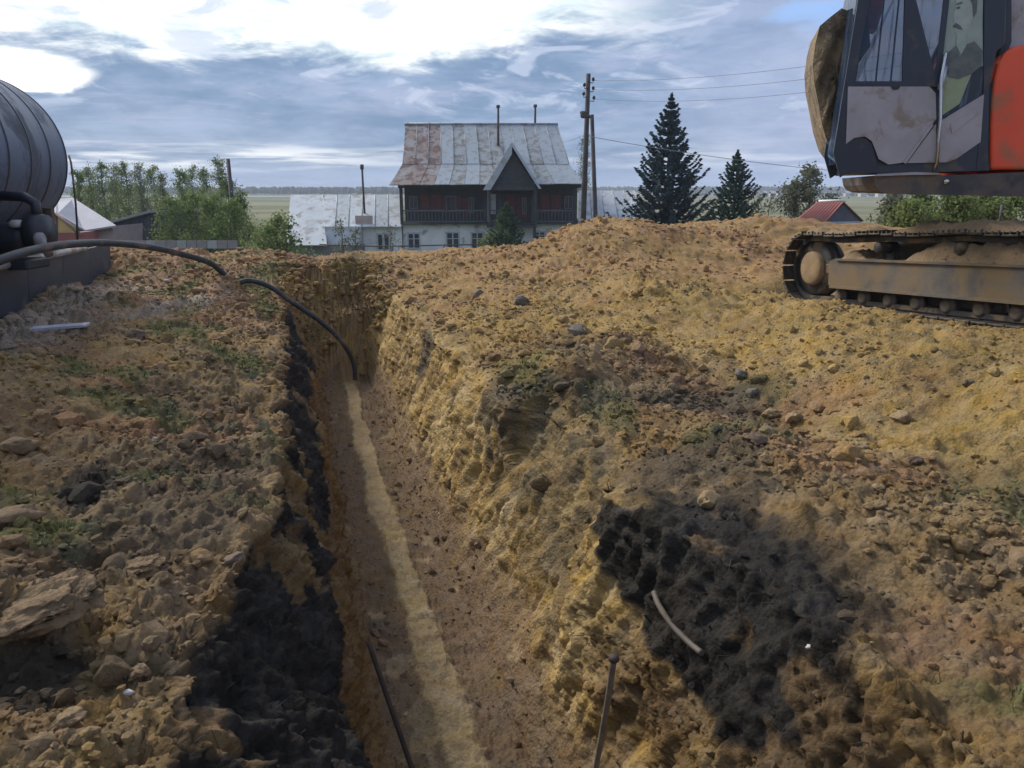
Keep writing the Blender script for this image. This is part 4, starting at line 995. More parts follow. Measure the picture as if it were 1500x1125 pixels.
# the big striated slab of clay, lower left
def slab_mesh():
    import bmesh
    bm = bmesh.new(); bmesh.ops.create_icosphere(bm, subdivisions=5, radius=1.0)
    V = np.array([v.co[:] for v in bm.verts]); Fc = np.array([[v.index for v in f.verts] for f in bm.faces]); bm.free()
    P_ = np.sign(V)*np.abs(V)**.72*np.array([1, 1, .9]); Q = V*1.0 + 3.3
    P_ = P_*(1 + .16*fbm(Q, 1.1, 2, 401) + .22*facets(Q, 2.6, 407) + .07*facets(Q, 6, 409) + .03*fbm(Q, 11, 3, 411))[:, None]
    w_ = P_[:, 0]*7.5 + P_[:, 1]*3.2 + .5*fbm(Q, 1.5, 2, 413); saw = w_ - np.floor(w_)
    P_[:, 2] += (.26*saw - .1)*(V[:, 2] > -.1)
    return np_mesh('clay_slab', P_*np.array([.20, .105, .055]), Fc, M_CLODP, True)
p = ground_pt(75, 905)
sm_ = slab_mesh(); o2_ = link_mesh('clay_slab', sm_); o2_.location = ground_pt(205, 840)+Vector((0, 0, .02)); o2_.scale = (.62, .6, .6); o2_.rotation_euler = (R(8), R(-10), R(12)); tag(o2_, 'smaller ridged slab of tan clay farther up the left bank behind the large one', 'clay slab')
o = link_mesh('clay_slab', sm_); o.location = p + Vector((-.02, 0, .045)); o.rotation_euler = (R(18), R(-14), R(24)); tag(o, 'large pale ridged slab of clay in the left foreground with a dark hollow beneath', 'clay slab')
# loose crumbs and lumps everywhere on the spoil
def scatter():
    base = []
    import bmesh
    for k in range(12):
        bm = bmesh.new(); bmesh.ops.create_icosphere(bm, subdivisions=1 if k > 5 else 2, radius=1.0)
        V = np.array([v.co[:] for v in bm.verts]); Fc = np.array([[v.index for v in f.verts] for f in bm.faces]); bm.free()
        kf = 1+.34*vnoise(V+k*9.1, 1.1, k)+.16*vnoise(V+k*3.1, 2.8, k+9); P_ = V*kf[:, None]
        rs = np.random.default_rng(k+70)
        for _ in range(5):
            a = rs.normal(size=3); a /= np.linalg.norm(a); dd = P_ @ a; P_ = P_ - np.clip(dd-.66, 0, None)[:, None]*a*.9
        base.append((P_, Fc))
    vs, fs, cs = [], [], []; o = 0
    dens = .5+.5*fbm(Pd[::7], 1.3, 2, 501)
    cand = np.arange(0, len(Pd), 7)
    w_ = (loose[cand]*(.0+1.0*sandy[cand]**1.6)+.02*rwall[cand]+.3*nearw[cand])*np.clip(dens, .03, 1)**1.6*(sf[cand] < 19)*(sf[cand] > .5)*(np.abs(tf[cand]+1) < 12)
    cell = (ss[np.clip(cand//NC, 0, NSr-1)]+1.15)                      # even out the mesh's own density
    w_ = w_*cell**.35 + .12*floor_m[cand]*(np.abs(tf[cand]-tcn[cand]) > .16)
    pick = rng.choice(cand, size=36000, replace=False, p=w_/w_.sum())
    for j, i in enumerate(pick):
        d = math.hypot(sf[i], tf[i])
        r_ = .0048*math.exp(abs(rng.normal())*.74)*(1+.17*d); r_ = min(r_, .09); P_, Fc = base[j % 6 + (0 if r_ > .010*(1+.5*d) else 6)]; r_ *= (.62+.38*sandy[i])
        if floor_m[i] > .3: r_ = min(r_*.7, .05)
        a = rng.uniform(0, 6.28); c, s_ = math.cos(a), math.sin(a)
        q = P_*np.array([rng.uniform(.8, 1.35), rng.uniform(.7, 1.1), rng.uniform(.65, 1.05)])*r_
        q = np.stack([q[:, 0]*c-q[:, 1]*s_, q[:, 0]*s_+q[:, 1]*c, q[:, 2]], 1) + Pd[i] + nf[i]*r_*.10
        vs.append(q); fs.append(Fc+o); o += len(q)
        cs.append(np.repeat((col[i]*rng.uniform(.85, 1.3) + .004)[None, :], len(q), 0))
    me_ = np_mesh('soil_crumbs', np.concatenate(vs), np.concatenate(fs), M_SOIL, False, {'strata': np.concatenate(cs)})
    o_ = link_mesh('soil_crumbs', me_); o_['kind'] = 'stuff'; o_['label'] = 'loose crumbs and small lumps of soil strewn over both banks'
scatter()
# stakes, rods, planks
M_WOOD = pmat('weathered_wood', (.20, .16, .12), (.13, .10, .075), 8, .85, 0, .003, 60); M_RUST = pmat('rusty_rod', (.06, .038, .028), (.035, .026, .022), 12, .8, .2, .002, 60)
def rodpix(name, pix, r_, mat, label, cat, n=8):
    pts = [at(*p) for p in pix]; q = MB(); q.tube(smooth(pts, 6) if len(pts) > 2 else pts, r_, n); o = q.build(name, mat, None, origin=pts[-1]); tag(o, label, cat); return o
rodpix('iron_rod', ((541, 944, 5.05), (572, 1035, 4.85), (612, 1150, 4.62)), .016, M_RUST, 'long dark iron rod leaning against the left foot of the trench wall', 'rod')
st = rodpix('wooden_stake', ((899, 966, 3.72), (888, 1040, 3.9), (868, 1150, 4.15)), .016, M_WOOD, 'thin upright wooden stake with a flat head by the lower right trench wall', 'stake')
q = MB(); pt = at(899, 964, 3.72); q.lathe([(0, .012), (.024, .010), (.026, -.012), (.016, -.02)], pt, 'z', 12); q.build('stake_head', M_RUST, st)
pk = [(u, v, max(.5, (ground_pt(u, v).dot(at(750, 562.5, 1)))-.04)) for u, v in ((958, 868), (966, 888), (985, 916), (1008, 940), (1028, 957))]
for k_ in (1, 2, 3): pk[k_] = (pk[k_][0], pk[k_][1], pk[0][2]+(pk[4][2]-pk[0][2])*k_/4)
o = rodpix('pale_pipe', pk, .016, pmat('pale_pipe', (.13, .105, .08), (.09, .072, .055), 9, .7, 0, .002, 60, dirt=(.16, .12, .08), dirt_amt=.3, dscale=8), 'curved pale grey pipe sticking out of the wall under the black soil', 'pipe')
p0, p1 = ground_pt(44, 492), ground_pt(126, 486); d_ = (p1-p0)
q = MB(); q.prism([p0+Vector((0, 0, .05)), p1+Vector((0, 0, .05)), p1+Vector((.02, .07, .07)), p0+Vector((.02, .07, .07))], (0, 0, .025)); o = q.build('white_board', pmat('white_board', (.55, .55, .6), (.42, .42, .46), 5, .5), None, origin=p0); tag(o, 'narrow whitish board lying flat on the left bank', 'board')
for (u, v, r_, lab) in ((245, 414, .055, 'biggest white stone, on the pale path of the left bank'), (297, 456, .022, 'tiny white stone right of the sandy patch on the left bank'), (187, 1018, .018, 'small white pebble in the dark soil of the lower left foreground'), (226, 644, .022, 'small grey-white pebble in the middle of the left bank'), (1187, 951, .015, 'tiny pale pebble in the black soil at right')):
    p = ground_pt(u, v); me_ = lump_mesh('white_stone', r_, int(u), pmat('white_stone', (.5, .48, .45), (.4, .38, .35), 9, .8), .7, 2); o = link_mesh('white_stone', me_); o.location = p+Vector((0, 0, r_*.5)); tag(o, lab, 'stone')
# bits of root and cable poking from the cut
rr_ = np.random.default_rng(5)
q = MB()
for k in range(130):
    i = int(rr_.choice(np.where(((rwall > .6) | (lwall > .6)) & (sf > 1.8) & (sf < 13) & (zf > -2.7))[0])); p = Vector(Pd[i]); n_ = Vector(nf[i])
    L_ = rr_.uniform(.04, .16); pts = [p-n_*.02, p+n_*L_*.5+Vector((0, 0, -L_*.1)), p+n_*L_*.6+Vector((rr_.uniform(-.05, .05), rr_.uniform(-.05, .05), -L_*.8))]
    q.tube(pts, [.0035, .0025, .001], 4, False)
o = q.build('root_ends', M_RUST, None); o['kind'] = 'stuff'; o['label'] = 'thin root ends hanging from the cut trench walls'

# short grass and moss blades that came up with the turf
def blades():
    cand = np.arange(0, len(Pd), 3); w_ = (np.clip(ol[cand]-.35, 0, 1)**1.5)*(sf[cand] > .8)*(sf[cand] < 15)*(tf[cand] > -9)*(tf[cand] < 7)*loose[cand]*(ss[np.clip(cand//NC, 0, NSr-1)]+1.15)**.6
    pick = rng.choice(cand, size=900, replace=False, p=w_/w_.sum()); vs, fs = [], []; n = 0
    for i in pick:
        d = math.hypot(sf[i], tf[i])
        for _ in range(9):
            p = Pd[i] + np.array([rng.normal()*.03, rng.normal()*.03, -.006]); h = rng.uniform(.012, .045)*(1+.05*d); a = rng.uniform(0, 6.28); b = rng.uniform(.2, 1.1)*h
            w2 = .0022*(1+.16*d); dx, dy = math.cos(a), math.sin(a)
            vs += [p+[-dy*w2, dx*w2, 0], p+[dy*w2, -dx*w2, 0], p+[dx*b*.4+dy*w2*.7, dy*b*.4-dx*w2*.7, h*.65], p+[dx*b*.4-dy*w2*.7, dy*b*.4+dx*w2*.7, h*.65], p+[dx*b, dy*b, h], p+[dx*b, dy*b, h]]
            fs += [[n, n+1, n+2, n+3], [n+3, n+2, n+4, n+5]]; n += 6
    me_ = np_mesh('grass_blades', np.array(vs), np.array(fs), pmat('turf_grass', (.10, .14, .035), (.15, .16, .06), 6, .8), False)
    o_ = link_mesh('grass_blades', me_); o_['kind'] = 'stuff'; o_['label'] = 'short scraps of torn turf grass on the churned banks'
blades()

# ------------------------------------------------------------------ houses
def plain(name, c, rough=.8, **k): return pmat(name, c, tuple(q*.82 for q in c), 2.2, rough, **k)
M_WHITE = pmat('whitewash', (.82, .83, .82), (.72, .74, .74), 1.2, .9, 0, .004, 6, dirt=(.36, .36, .33), dirt_amt=.25, dscale=.8)
M_DWOOD = pmat('dark_timber', (.045, .048, .058), (.065, .065, .07), 2.5, .8, 0, .006, 10)
M_RWOOD = pmat('red_boards', (.18, .055, .05), (.12, .05, .05), 3, .8, 0, .004, 10)
M_ROOF = pmat('zinc_roof', (.36, .40, .43), (.39, .43, .46), .8, .55, .2, .004, 6, dirt=(.31, .31, .30), dirt_amt=.3, dscale=2.6)
M_ROOF2 = pmat('zinc_roof_stained', (.36, .38, .39), (.32, .35, .38), .9, .6, .2, .004, 6, dirt=(.25, .23, .20), dirt_amt=.45, dscale=2.2)
M_ROOFR = pmat('rusted_roof', (.31, .25, .22), (.36, .36, .36), .9, .75, .1, .004, 6, dirt=(.20, .12, .10), dirt_amt=.5, dscale=1.8)
M_ROOFL = pmat('pale_roof', (.50, .53, .56), (.43, .46, .49), .9, .6, .1, .004, 4, dirt=(.36, .35, .33), dirt_amt=.3, dscale=1.2)
M_PANE = pmat('window_glass', (.035, .045, .065), (.06, .07, .09), 1.5, .12)
M_FRAME = plain('window_frame_paint', (.5, .53, .56), .6)
M_PIPE = pmat('stove_pipe', (.07, .065, .065), (.11, .085, .075), 3, .7, .3)
HD = 60.0; SC = HD/FPX
HO = at(718, 380, HD); 
def hz(v): return at(718, v, HD).z
def house_frame(O, rot=0.0):
    return Matrix.Translation(O) @ Matrix.Rotation(rot, 4, 'Z')
MH = house_frame(Vector((HO.x, HO.y, 0)), R(1.5))
def hx(u): return (u-718)*SC*1.0
hs = thing('wooden_house', (HO.x, HO.y, hz(386)), 'tall two-storey house with rusty metal roof, dark balcony and white basement', 'house')
def P3(x, y, z): return MH @ Vector((x, y, z))
def quad_slab(name, pts, th, mat, parent):
    """sheet through four corners, th thick downwards along its normal"""
    q = MB(); p = [Vector(a) for a in pts]; n = (p[1]-p[0]).cross(p[-1]-p[0]).normalized(); q.prism(p, n*th); return q.build(name, mat, parent)
zB, zF, zE, zK, zR = hz(388), hz(328), hz(270), hz(241), hz(186)
yE, yK, yR = -1.5, .6, 4.6
# steeper and deeper slopes need their true heights: correct for the extra depth
def zat(v, y): return at(718, v, HD+y*.97).z
zK, zR = zat(241, yK), zat(186, yR)
xl, xr = hx(592), hx(845)
q = MB(); q.prism([P3(xl, 0, zB-1), P3(xr, 0, zB-1), P3(xr, 0, zF), P3(xl, 0, zF)], MH.to_3x3() @ Vector((0, 9, 0))); bas = q.build('basement_wall', M_WHITE, hs)
q = MB(); q.prism([P3(xl-.05, -.07, zF-.12), P3(xr+.05, -.07, zF-.12), P3(xr+.05, -.07, zF), P3(xl-.05, -.07, zF)], MH.to_3x3() @ Vector((0, 9.1, 0))); q.build('ledge', M_WHITE, hs)
# upper storey, set back behind the balcony
q = MB(); q.prism([P3(xl+.1, .95, zF+.01), P3(xr-.1, .95, zF+.01), P3(xr-.1, .95, zE+1.0), P3(xl+.1, .95, zE+1.0)], MH.to_3x3() @ Vector((0, 7.9, 0))); upw = q.build('upper_wall', M_DWOOD, hs)
q = MB(); q.prism([P3(xl, -.5, zF+.004), P3(xr, -.5, zF+.004), P3(xr, .95, zF+.004), P3(xl, .95, zF+.004)], (0, 0, .10)); q.build('balcony_floor', M_DWOOD, hs)
for (u0, u1, v0, v1, m_) in ((617, 630, 285, 310, M_RWOOD), (632, 647, 285, 310, M_RWOOD), (649, 662, 286, 312, M_RWOOD), (664, 676, 286, 312, M_RWOOD), (678, 690, 290, 318, M_RWOOD), (742, 756, 284, 312, M_RWOOD), (758, 772, 286, 318, M_RWOOD), (792, 806, 285, 312, M_RWOOD), (808, 822, 285, 312, M_RWOOD)):
    q = MB(); q.prism([P3(hx(u0), .90, zat(v1, 1)), P3(hx(u1), .90, zat(v1, 1)), P3(hx(u1), .90, zat(v0, 1)), P3(hx(u0), .90, zat(v0, 1))], MH.to_3x3() @ Vector((0, .07, 0))); q.build('red_panel', m_, upw)
for (u0, u1, v0, v1) in ((655, 668, 288, 308), (766, 771, 291, 312), (688, 694, 290, 310), (602, 612, 288, 304), (828, 838, 288, 304)):
    q = MB(); q.prism([P3(hx(u0), .86, zat(v1, 1)), P3(hx(u1), .86, zat(v1, 1)), P3(hx(u1), .86, zat(v0, 1)), P3(hx(u0), .86, zat(v0, 1))], MH.to_3x3() @ Vector((0, .05, 0))); w_ = q.build('window', M_PANE, upw)
    q = MB(); a, b = hx(u0), hx(u1); z0_, z1_ = zat(v1, 1), zat(v0, 1)
    for (p1, p2, p3_, p4) in ((a-.06, a, z0_, z1_), (b, b+.06, z0_, z1_), (a-.06, b+.06, z1_, z1_+.06), (a-.06, b+.06, z0_-.06, z0_), ((a+b)/2-.02, (a+b)/2+.02, z0_, z1_)):
        q.prism([P3(p1, .82, p3_), P3(p2, .82, p3_), P3(p2, .82, p4), P3(p1, .82, p4)], MH.to_3x3() @ Vector((0, .05, 0)))
    q.build('window_frame', plain('dull_frame', (.2, .2, .24)), w_)
# white door leaf and column
q = MB(); q.prism([P3(hx(718), .8, zat(313, 1)), P3(hx(727), .8, zat(313, 1)), P3(hx(727), .8, zat(284, 1)), P3(hx(718), .8, zat(284, 1))], MH.to_3x3() @ Vector((0, .06, 0))); q.build('white_door', M_WHITE, upw)
# balcony posts, rails and balusters
for u in (592, 712, 714+18, 779, 841):
    q = MB(); q.box((hx(u), -.42, (zF+zE)/2), (.22, .22, zE-zF), MH); q.build('balcony_post', M_DWOOD, hs)
q = MB(); q.box((hx(716), -.40, (zF+zE)/2+.1), (.12, .14, zE-zF-.2), MH); q.build('pale_post', M_FRAME, hs)
for (u0, u1) in ((593, 711), (717, 731), (780, 840)):
    q = MB(); zt = zat(308, -.4); zb_ = zat(324, -.4)
    q.box(((hx(u0)+hx(u1))/2, -.42, zt), (hx(u1)-hx(u0), .10, .10), MH); q.box(((hx(u0)+hx(u1))/2, -.42, zb_), (hx(u1)-hx(u0), .08, .08), MH)
    x_ = hx(u0)+.12
    while x_ < hx(u1)-.05:
        q.box((x_, -.42, (zt+zb_)/2), (.045, .045, zt-zb_), MH); x_ += .26
    q.build('balcony_railing', plain('grey_rail', (.13, .14, .16)), hs)
# eave beam and roof
q = MB(); q.box(((xl+xr)/2, -.45, zE-.12), (xr-xl+.4, .2, .3), MH); q.build('eave_beam', M_DWOOD, hs)
def lerp(a, b, t): return a+(b-a)*t
NP = 13
for k in range(NP):
    a, b = k/NP, (k+1)/NP
    m_ = M_ROOFR if k in (0, 1, 2) else (M_ROOF2 if k in (4, 6, 7, 10) else M_ROOF)
    jit = .02*(k % 2)
    quad = [P3(lerp(hx(594), hx(833), a)+.01, yK-.02, zK+jit), P3(lerp(hx(594), hx(833), b)-.01, yK-.02, zK+jit), P3(lerp(hx(591), hx(821), b)-.01, yR, zR+jit), P3(lerp(hx(591), hx(821), a)+.01, yR, zR+jit)]
    q = MB(); q.prism(quad, (0, 0, -.05)); rp = q.build('roof_panel', m_, hs)
    q = MB(); q.tube([Vector(quad[1])+Vector((0, 0, .02)), Vector(quad[2])+Vector((0, 0, .02))], .022, 4); q.build('standing_seam', M_ROOF2, rp)
    quad = [P3(lerp(hx(578), hx(851), a)+.01, yE, lerp(hz(271), hz(269), a)+jit), P3(lerp(hx(578), hx(851), b)-.01, yE, lerp(hz(271), hz(269), b)+jit), P3(lerp(hx(594), hx(833), b)-.01, yK, zK+jit-.03), P3(lerp(hx(594), hx(833), a)+.01, yK, zK+jit-.03)]
    q = MB(); q.prism(quad, (0, 0, -.05)); q.build('roof_panel', m_, hs)
q = MB(); q.prism([P3(hx(590), yR+.02, zR), P3(hx(822), yR+.02, zR), P3(hx(834), 8.6, zK), P3(hx(592), 8.6, zK)], (0, 0, -.05)); q.prism([P3(hx(592), 8.6, zK), P3(hx(834), 8.6, zK), P3(hx(850), 10.3, zE), P3(hx(578), 10.3, zE)], (0, 0, -.05)); q.build('rear_roof', M_ROOF2, hs)
q = MB(); q.tube([P3(hx(590), yR, zR+.04), P3(hx(822), yR, zR+.04)], .09, 8); q.build('ridge_cap', M_ROOF2, hs)
for xx, xe, nm in ((hx(593), hx(580), 'l'), (hx(831), hx(848), 'r')):
    q = MB(); q.prism([P3(xx, yK, zK-.05), P3(hx(593 if nm == 'l' else 818), yR, zR-.12), P3(xx, 8.6, zK-.05), P3(xx, 8.6, zE), P3(xx, yK, zE)], MH.to_3x3() @ Vector((.12 if nm == 'l' else -.12, 0, 0))); q.build('gable_boards', M_DWOOD, hs)
    q = MB(); q.prism([P3(xe, yE+.1, zE), P3(xx, yK, zK-.03), P3(xx, 8.6, zK-.03), P3(xe, 10.2, zE)], (0, 0, -.06)); q.build('side_flare', M_ROOF, hs)
# dormer porch gable
zA = zat(212, -1.5); xa, x0_, x1_ = hx(749), hx(711), hx(789)
zD = hz(274)
for (xe, u0) in ((x0_, 0), (x1_, 1)):
    q = MB(); q.prism([P3(xe, -1.95, zD-.05), P3(xa, -1.95, zA), P3(xa, 2.6, zA), P3(xe, 1.4, zD-.05)], (0, 0, -.09)); q.build('dormer_roof_slope', M_ROOF, hs)
q = MB(); q.prism([P3(x0_+.32, -1.55, zD), P3(x1_-.32, -1.55, zD), P3(xa, -1.55, zA-.5)], MH.to_3x3() @ Vector((0, .1, 0))); gb = q.build('dormer_gable', M_DWOOD, hs)
q = MB(); q.prism([P3(x0_-.12, -2.0, zD-.22), P3(x0_+.42, -2.0, zD-.22), P3(xa, -2.0, zA-.75), P3(xa, -2.0, zA+.06)], (0, .06, 0)); q.build('barge_board', M_ROOFL, hs)
q = MB(); q.prism([P3(x1_+.05, -2.0, zD-.12), P3(xa, -2.0, zA+.06), P3(xa, -2.0, zA-.25), P3(x1_-.15, -2.0, zD-.12)], (0, .06, 0)); q.build('barge_board', M_ROOFL, hs)
for v in (228, 238, 248, 258, 267):
    wv = (v-212)/(274-212)*(x1_-x0_)/2-.45; q = MB(); q.box((xa, -1.58, zat(v, -1.55)), (2*wv, .05, .06), MH); q.build('gable_batten', plain('batten', (.075, .08, .10)), gb)
q = MB(); q.box((xa, -1.6, zD-.1), (x1_-x0_-.3, .2, .26), MH); q.box((x0_+.35, -1.5, (zF+zD)/2), (.2, .2, zD-zF), MH); q.box((x1_-.35, -1.5, (zF+zD)/2), (.2, .2, zD-zF), MH); q.build('porch_frame', M_DWOOD, hs)
q = MB(); q.box((xa, -.9, zF-.1), (x1_-x0_-.4, 1.5, .16), MH); q.prism([P3(x0_+.3, -1.5, zB), P3(x0_+.5, -1.5, zB), P3(x0_+.5, -1.5, zF-.18), P3(x0_+.3, -1.5, zF-.18)], (0, .1, 0)); q.prism([P3(x1_-.5, -1.5, zB), P3(x1_-.3, -1.5, zB), P3(x1_-.3, -1.5, zF-.18), P3(x1_-.5, -1.5, zF-.18)], (0, .1, 0)); q.build('porch_deck', M_DWOOD, hs)
# basement windows
for (u0, u1, v0, v1) in ((600, 615, 342, 362), (656, 672, 341, 363), (692, 707, 341, 363), (783, 797, 340, 352), (816, 832, 338, 350)):
    a, b, z0_, z1_ = hx(u0), hx(u1), hz(v1), hz(v0); bm_ = (a+b)/2
    q = MB(); q.prism([P3(a, -.02, z0_), P3(b, -.02, z0_), P3(b, -.02, z1_), P3(a, -.02, z1_)], MH.to_3x3() @ Vector((0, .03, 0))); w_ = q.build('window', M_PANE, bas)
    q = MB()
    for (p1, p2, p3_, p4) in ((a-.1, a, z0_, z1_), (b, b+.1, z0_, z1_), (a-.14, b+.14, z1_, z1_+.12), (a-.1, b+.1, z0_-.1, z0_), (bm_-.05, bm_+.05, z0_, z1_), (a, b, z0_+(z1_-z0_)*.62, z0_+(z1_-z0_)*.62+.05)):
        q.prism([P3(p1, -.09, p3_), P3(p2, -.09, p3_), P3(p2, -.09, p4), P3(p1, -.09, p4)], MH.to_3x3() @ Vector((0, .08, 0)))
    q.build('window_frame', M_FRAME, w_)
# stove pipes through the roof
for u, v0, v1, y_ in ((731, 160, 215, 2.4), (788, 159, 192, 5.2)):
    q = MB(); q.tube([P3(hx(u), y_, zat(v1, y_)-.2), P3(hx(u), y_, zat(v0, y_))], .09, 10); q.tube([P3(hx(u), y_, zat(v0+3, y_)), P3(hx(u), y_, zat(v0, y_)+.04)], .15, 10); q.build('stove_pipe', M_PIPE, hs)
# ---- pale-roofed annexe left, another right
an = thing('low_annexe', (P3(-12, 2, 0).x, P3(-12, 2, 0).y, hz(386)), 'low building with pale sheet roof and stove pipe left of the tall house', 'building')
def sheet_roof(root, u_top0, u_top1, u_b0, u_b1, v_top, v_bot, yt, yb, n, mats):
    for k in range(n):
        a, b = k/n, (k+1)/n
        f_ = lambda u, y, v: P3(hx(u)*(1+y/HD), y, at(718, v, HD+y).z)
        pts = [f_(lerp(u_b0, u_b1, a), yb, v_bot), f_(lerp(u_b0, u_b1, b), yb, v_bot), f_(lerp(u_top0, u_top1, b), yt, v_top), f_(lerp(u_top0, u_top1, a), yt, v_top)]
        q = MB(); q.prism(pts, (0, 0, -.06)); rp = q.build('roof_panel', mats[k % len(mats)], root)
        q = MB(); q.tube([pts[1]+Vector((0, 0, .02)), pts[2]+Vector((0, 0, .02))], .03, 4); q.build('standing_seam', M_ROOF2, rp)
    return f_
f_ = sheet_roof(an, 482, 590, 476, 590, 285, 331, 3.6, -.8, 6, [M_ROOFL, M_ROOF, M_ROOFL])
sheet_roof(an, 434, 480, 422, 482, 285, 358, 3.6, -2.6, 1, [M_ROOFL])
q = MB(); q.prism([f_(532, -.3, 331), f_(590, -.3, 331), f_(590, -.3, 392), f_(532, -.3, 392)], (0, 5, 0)); wl = q.build('wall', M_WHITE, an)
q = MB(); q.prism([f_(530, -.9, 331), f_(532, -.9, 331), f_(532, -.9, 392), f_(530, -.9, 392)], (0, .9, 0)); q.prism([f_(480, -1.2, 331), f_(530, -1.2, 331), f_(530, -1.9, 358), f_(480, -1.9, 358)], (0, 0, -.05)); q.build('lean_to_roof', M_ROOFL, an)
q = MB(); q.prism([f_(430, -2.3, 358), f_(531, -1.7, 358), f_(531, -1.7, 392), f_(430, -2.3, 392)], (0, 2, 0)); q.build('lean_to_wall', plain('grey_boards', (.22, .22, .22)), an)
q = MB(); q.prism([f_(434, 3.6, 286), f_(590, 3.6, 286), f_(590, 7.5, 330), f_(434, 7.5, 330)], (0, 0, -.05)); q.build('rear_roof', M_ROOFL, an)
q = MB(); q.prism([f_(424, -2.3, 360), f_(434, 3.5, 287), f_(434, 7.4, 330), f_(434, 7.4, 390), f_(424, -2.3, 390)], (.1, 0, 0)); q.build('end_wall', M_WHITE, an)
q = MB(); q.prism([f_(524, -.2, 317), f_(549, -.2, 317), f_(549, -.5, 330), f_(524, -.5, 330)], (0, 0, .09)); q.build('roof_patch', pmat('rusty_patch', (.42, .33, .27), (.34, .27, .24), 2, .8), an)
q = MB(); q.tube([f_(538, 1.0, 322), f_(537, 1.0, 246)], .08, 8); q.tube([f_(537, 1.0, 249), f_(537, 1.0, 242)], .14, 8); q.build('stove_pipe', M_PIPE, an)
for (u0, u1, v0, v1) in ((556, 571, 343, 364),):
    a, b = f_(u0, -.34, v1), f_(u1, -.34, v0); q = MB(); q.box(((a.x+b.x)/2, a.y, (a.z+b.z)/2), (b.x-a.x, .04, b.z-a.z)); w_ = q.build('window', M_PANE, an)
    q = MB(); q.box(((a.x+b.x)/2, a.y-.05, (a.z+b.z)/2), (.16, .05, b.z-a.z)); q.box(((a.x+b.x)/2, a.y-.05, b.z+.06), (b.x-a.x+.3, .06, .12)); q.box((a.x-.05, a.y-.05, (a.z+b.z)/2), (.1, .06, b.z-a.z)); q.box((b.x+.05, a.y-.05, (a.z+b.z)/2), (.1, .06, b.z-a.z)); q.build('window_frame', M_FRAME, w_)
an2 = thing('low_outbuilding', (P3(9, 2, 0).x, P3(9, 2, 0).y, hz(372)), 'white-walled outbuilding with pale sheet roof between the tall house and the big spruce', 'building')
f_ = sheet_roof(an2, 846, 926, 846, 946, 279, 323, 5.6, .6, 5, [M_ROOFL, M_ROOF])
q = MB(); q.prism([f_(846, 1.0, 323), f_(944, 1.0, 323), f_(944, 1.0, 360), f_(846, 1.0, 360)], (0, 5, 0)); q.build('wall', M_WHITE, an2)
q = MB(); q.prism([f_(846, 5.62, 279), f_(926, 5.62, 279), f_(944, 10, 323), f_(846, 10, 323)], (0, 0, -.05)); q.build('rear_roof', M_ROOFL, an2)
q = MB(); q.prism([f_(943, 1.0, 324), f_(925, 5.6, 280), f_(943, 9.9, 324)], (-.1, 0, 0)); q.build('gable', M_DWOOD, an2)
# ---- rail fence in front of the house
M_FEN = pmat('fence_iron', (.05, .05, .055), (.09, .075, .065), 3, .7)
fe = thing('rail_fence', at(620, 375, 52), 'thin dark rail fence running in front of the white basement', 'fence')
q = MB(); q.tube([at(468, 358, 52.0), at(560, 361, 52), at(655, 359, 52), at(776, 357, 52)], .045, 6); q.build('rail', M_FEN, fe)
for u, v in ((500, 356), (575, 356), (650, 357), (725, 355), (776, 355)):
    q = MB(); q.tube([at(u, v, 52), at(u, 395, 52)], .06, 8); q.build('post', M_FEN, fe)
# ---- red-roofed shed, right
rs_ = at(1212, 330, 30.0); SR = 30/FPX
rh = thing('small_shed', (rs_.x, rs_.y, -4.6), 'small shed with faded red roof and dark gable near the crawler tracks', 'shed')
def r3(u, v, dy=0.0): return at(u, v, 30+dy)
M_RED = pmat('red_roof_sheet', (.33, .085, .065), (.27, .075, .06), 2, .7, 0, .004, 20, dirt=(.22, .13, .10), dirt_amt=.35, dscale=2.5)
NRP = 9
for k in range(NRP):
    a, b = k/NRP, (k+1)/NRP
    e0, e1 = r3(1160, 326, -1.2), r3(1207, 327, -.9); t0_, t1_ = r3(1196, 296, 1.2), r3(1236, 295, .2)
    q = MB(); q.prism([e0.lerp(e1, a), e0.lerp(e1, b-.02/NRP), t0_.lerp(t1_, b-.02/NRP), t0_.lerp(t1_, a)], (0, 0, -.04)); q.build('roof_sheet', M_RED, rh)
    if k: q = MB(); q.tube([e0.lerp(e1, a)+Vector((0, 0, .015)), t0_.lerp(t1_, a)+Vector((0, 0, .015))], .012, 4); q.build('roof_ridge', M_RED, rh)
q = MB(); q.prism([r3(1236, 295, .2), r3(1265, 323, .1), r3(1225, 323, 2.5), r3(1196, 296, 1.2)], (0, 0, -.04)); q.build('rear_roof', M_RED, rh)
q = MB(); q.prism([r3(1209, 325, -.7), r3(1236, 298, .3), r3(1262, 324, .2)], (-.1, .12, 0)); q.build('gable_boards', M_DWOOD, rh)
q = MB(); q.prism([r3(1209, 325, -.7), r3(1262, 324, .2), r3(1262, 370, .2), r3(1209, 370, -.7)], (-.1, .12, 0)); q.build('wall', plain('shed_boards', (.36, .38, .40)), rh)
q = MB(); q.prism([r3(1163, 327, -1.0), r3(1208, 326, -.7), r3(1208, 370, -.7), r3(1163, 370, -1.0)], (.05, .12, 0)); q.build('wall', plain('shed_boards', (.36, .38, .40)), rh)
q = MB(); q.tube([r3(1200, 294.5, 1.2), r3(1236, 293.5, .2)], .05, 6); q.build('ridge_cap', M_WHITE, rh)
q = MB(); q.tube([r3(1213, 296, .9), r3(1213, 290, .9)], .05, 8); q.build('vent_pipe', M_PIPE, rh)
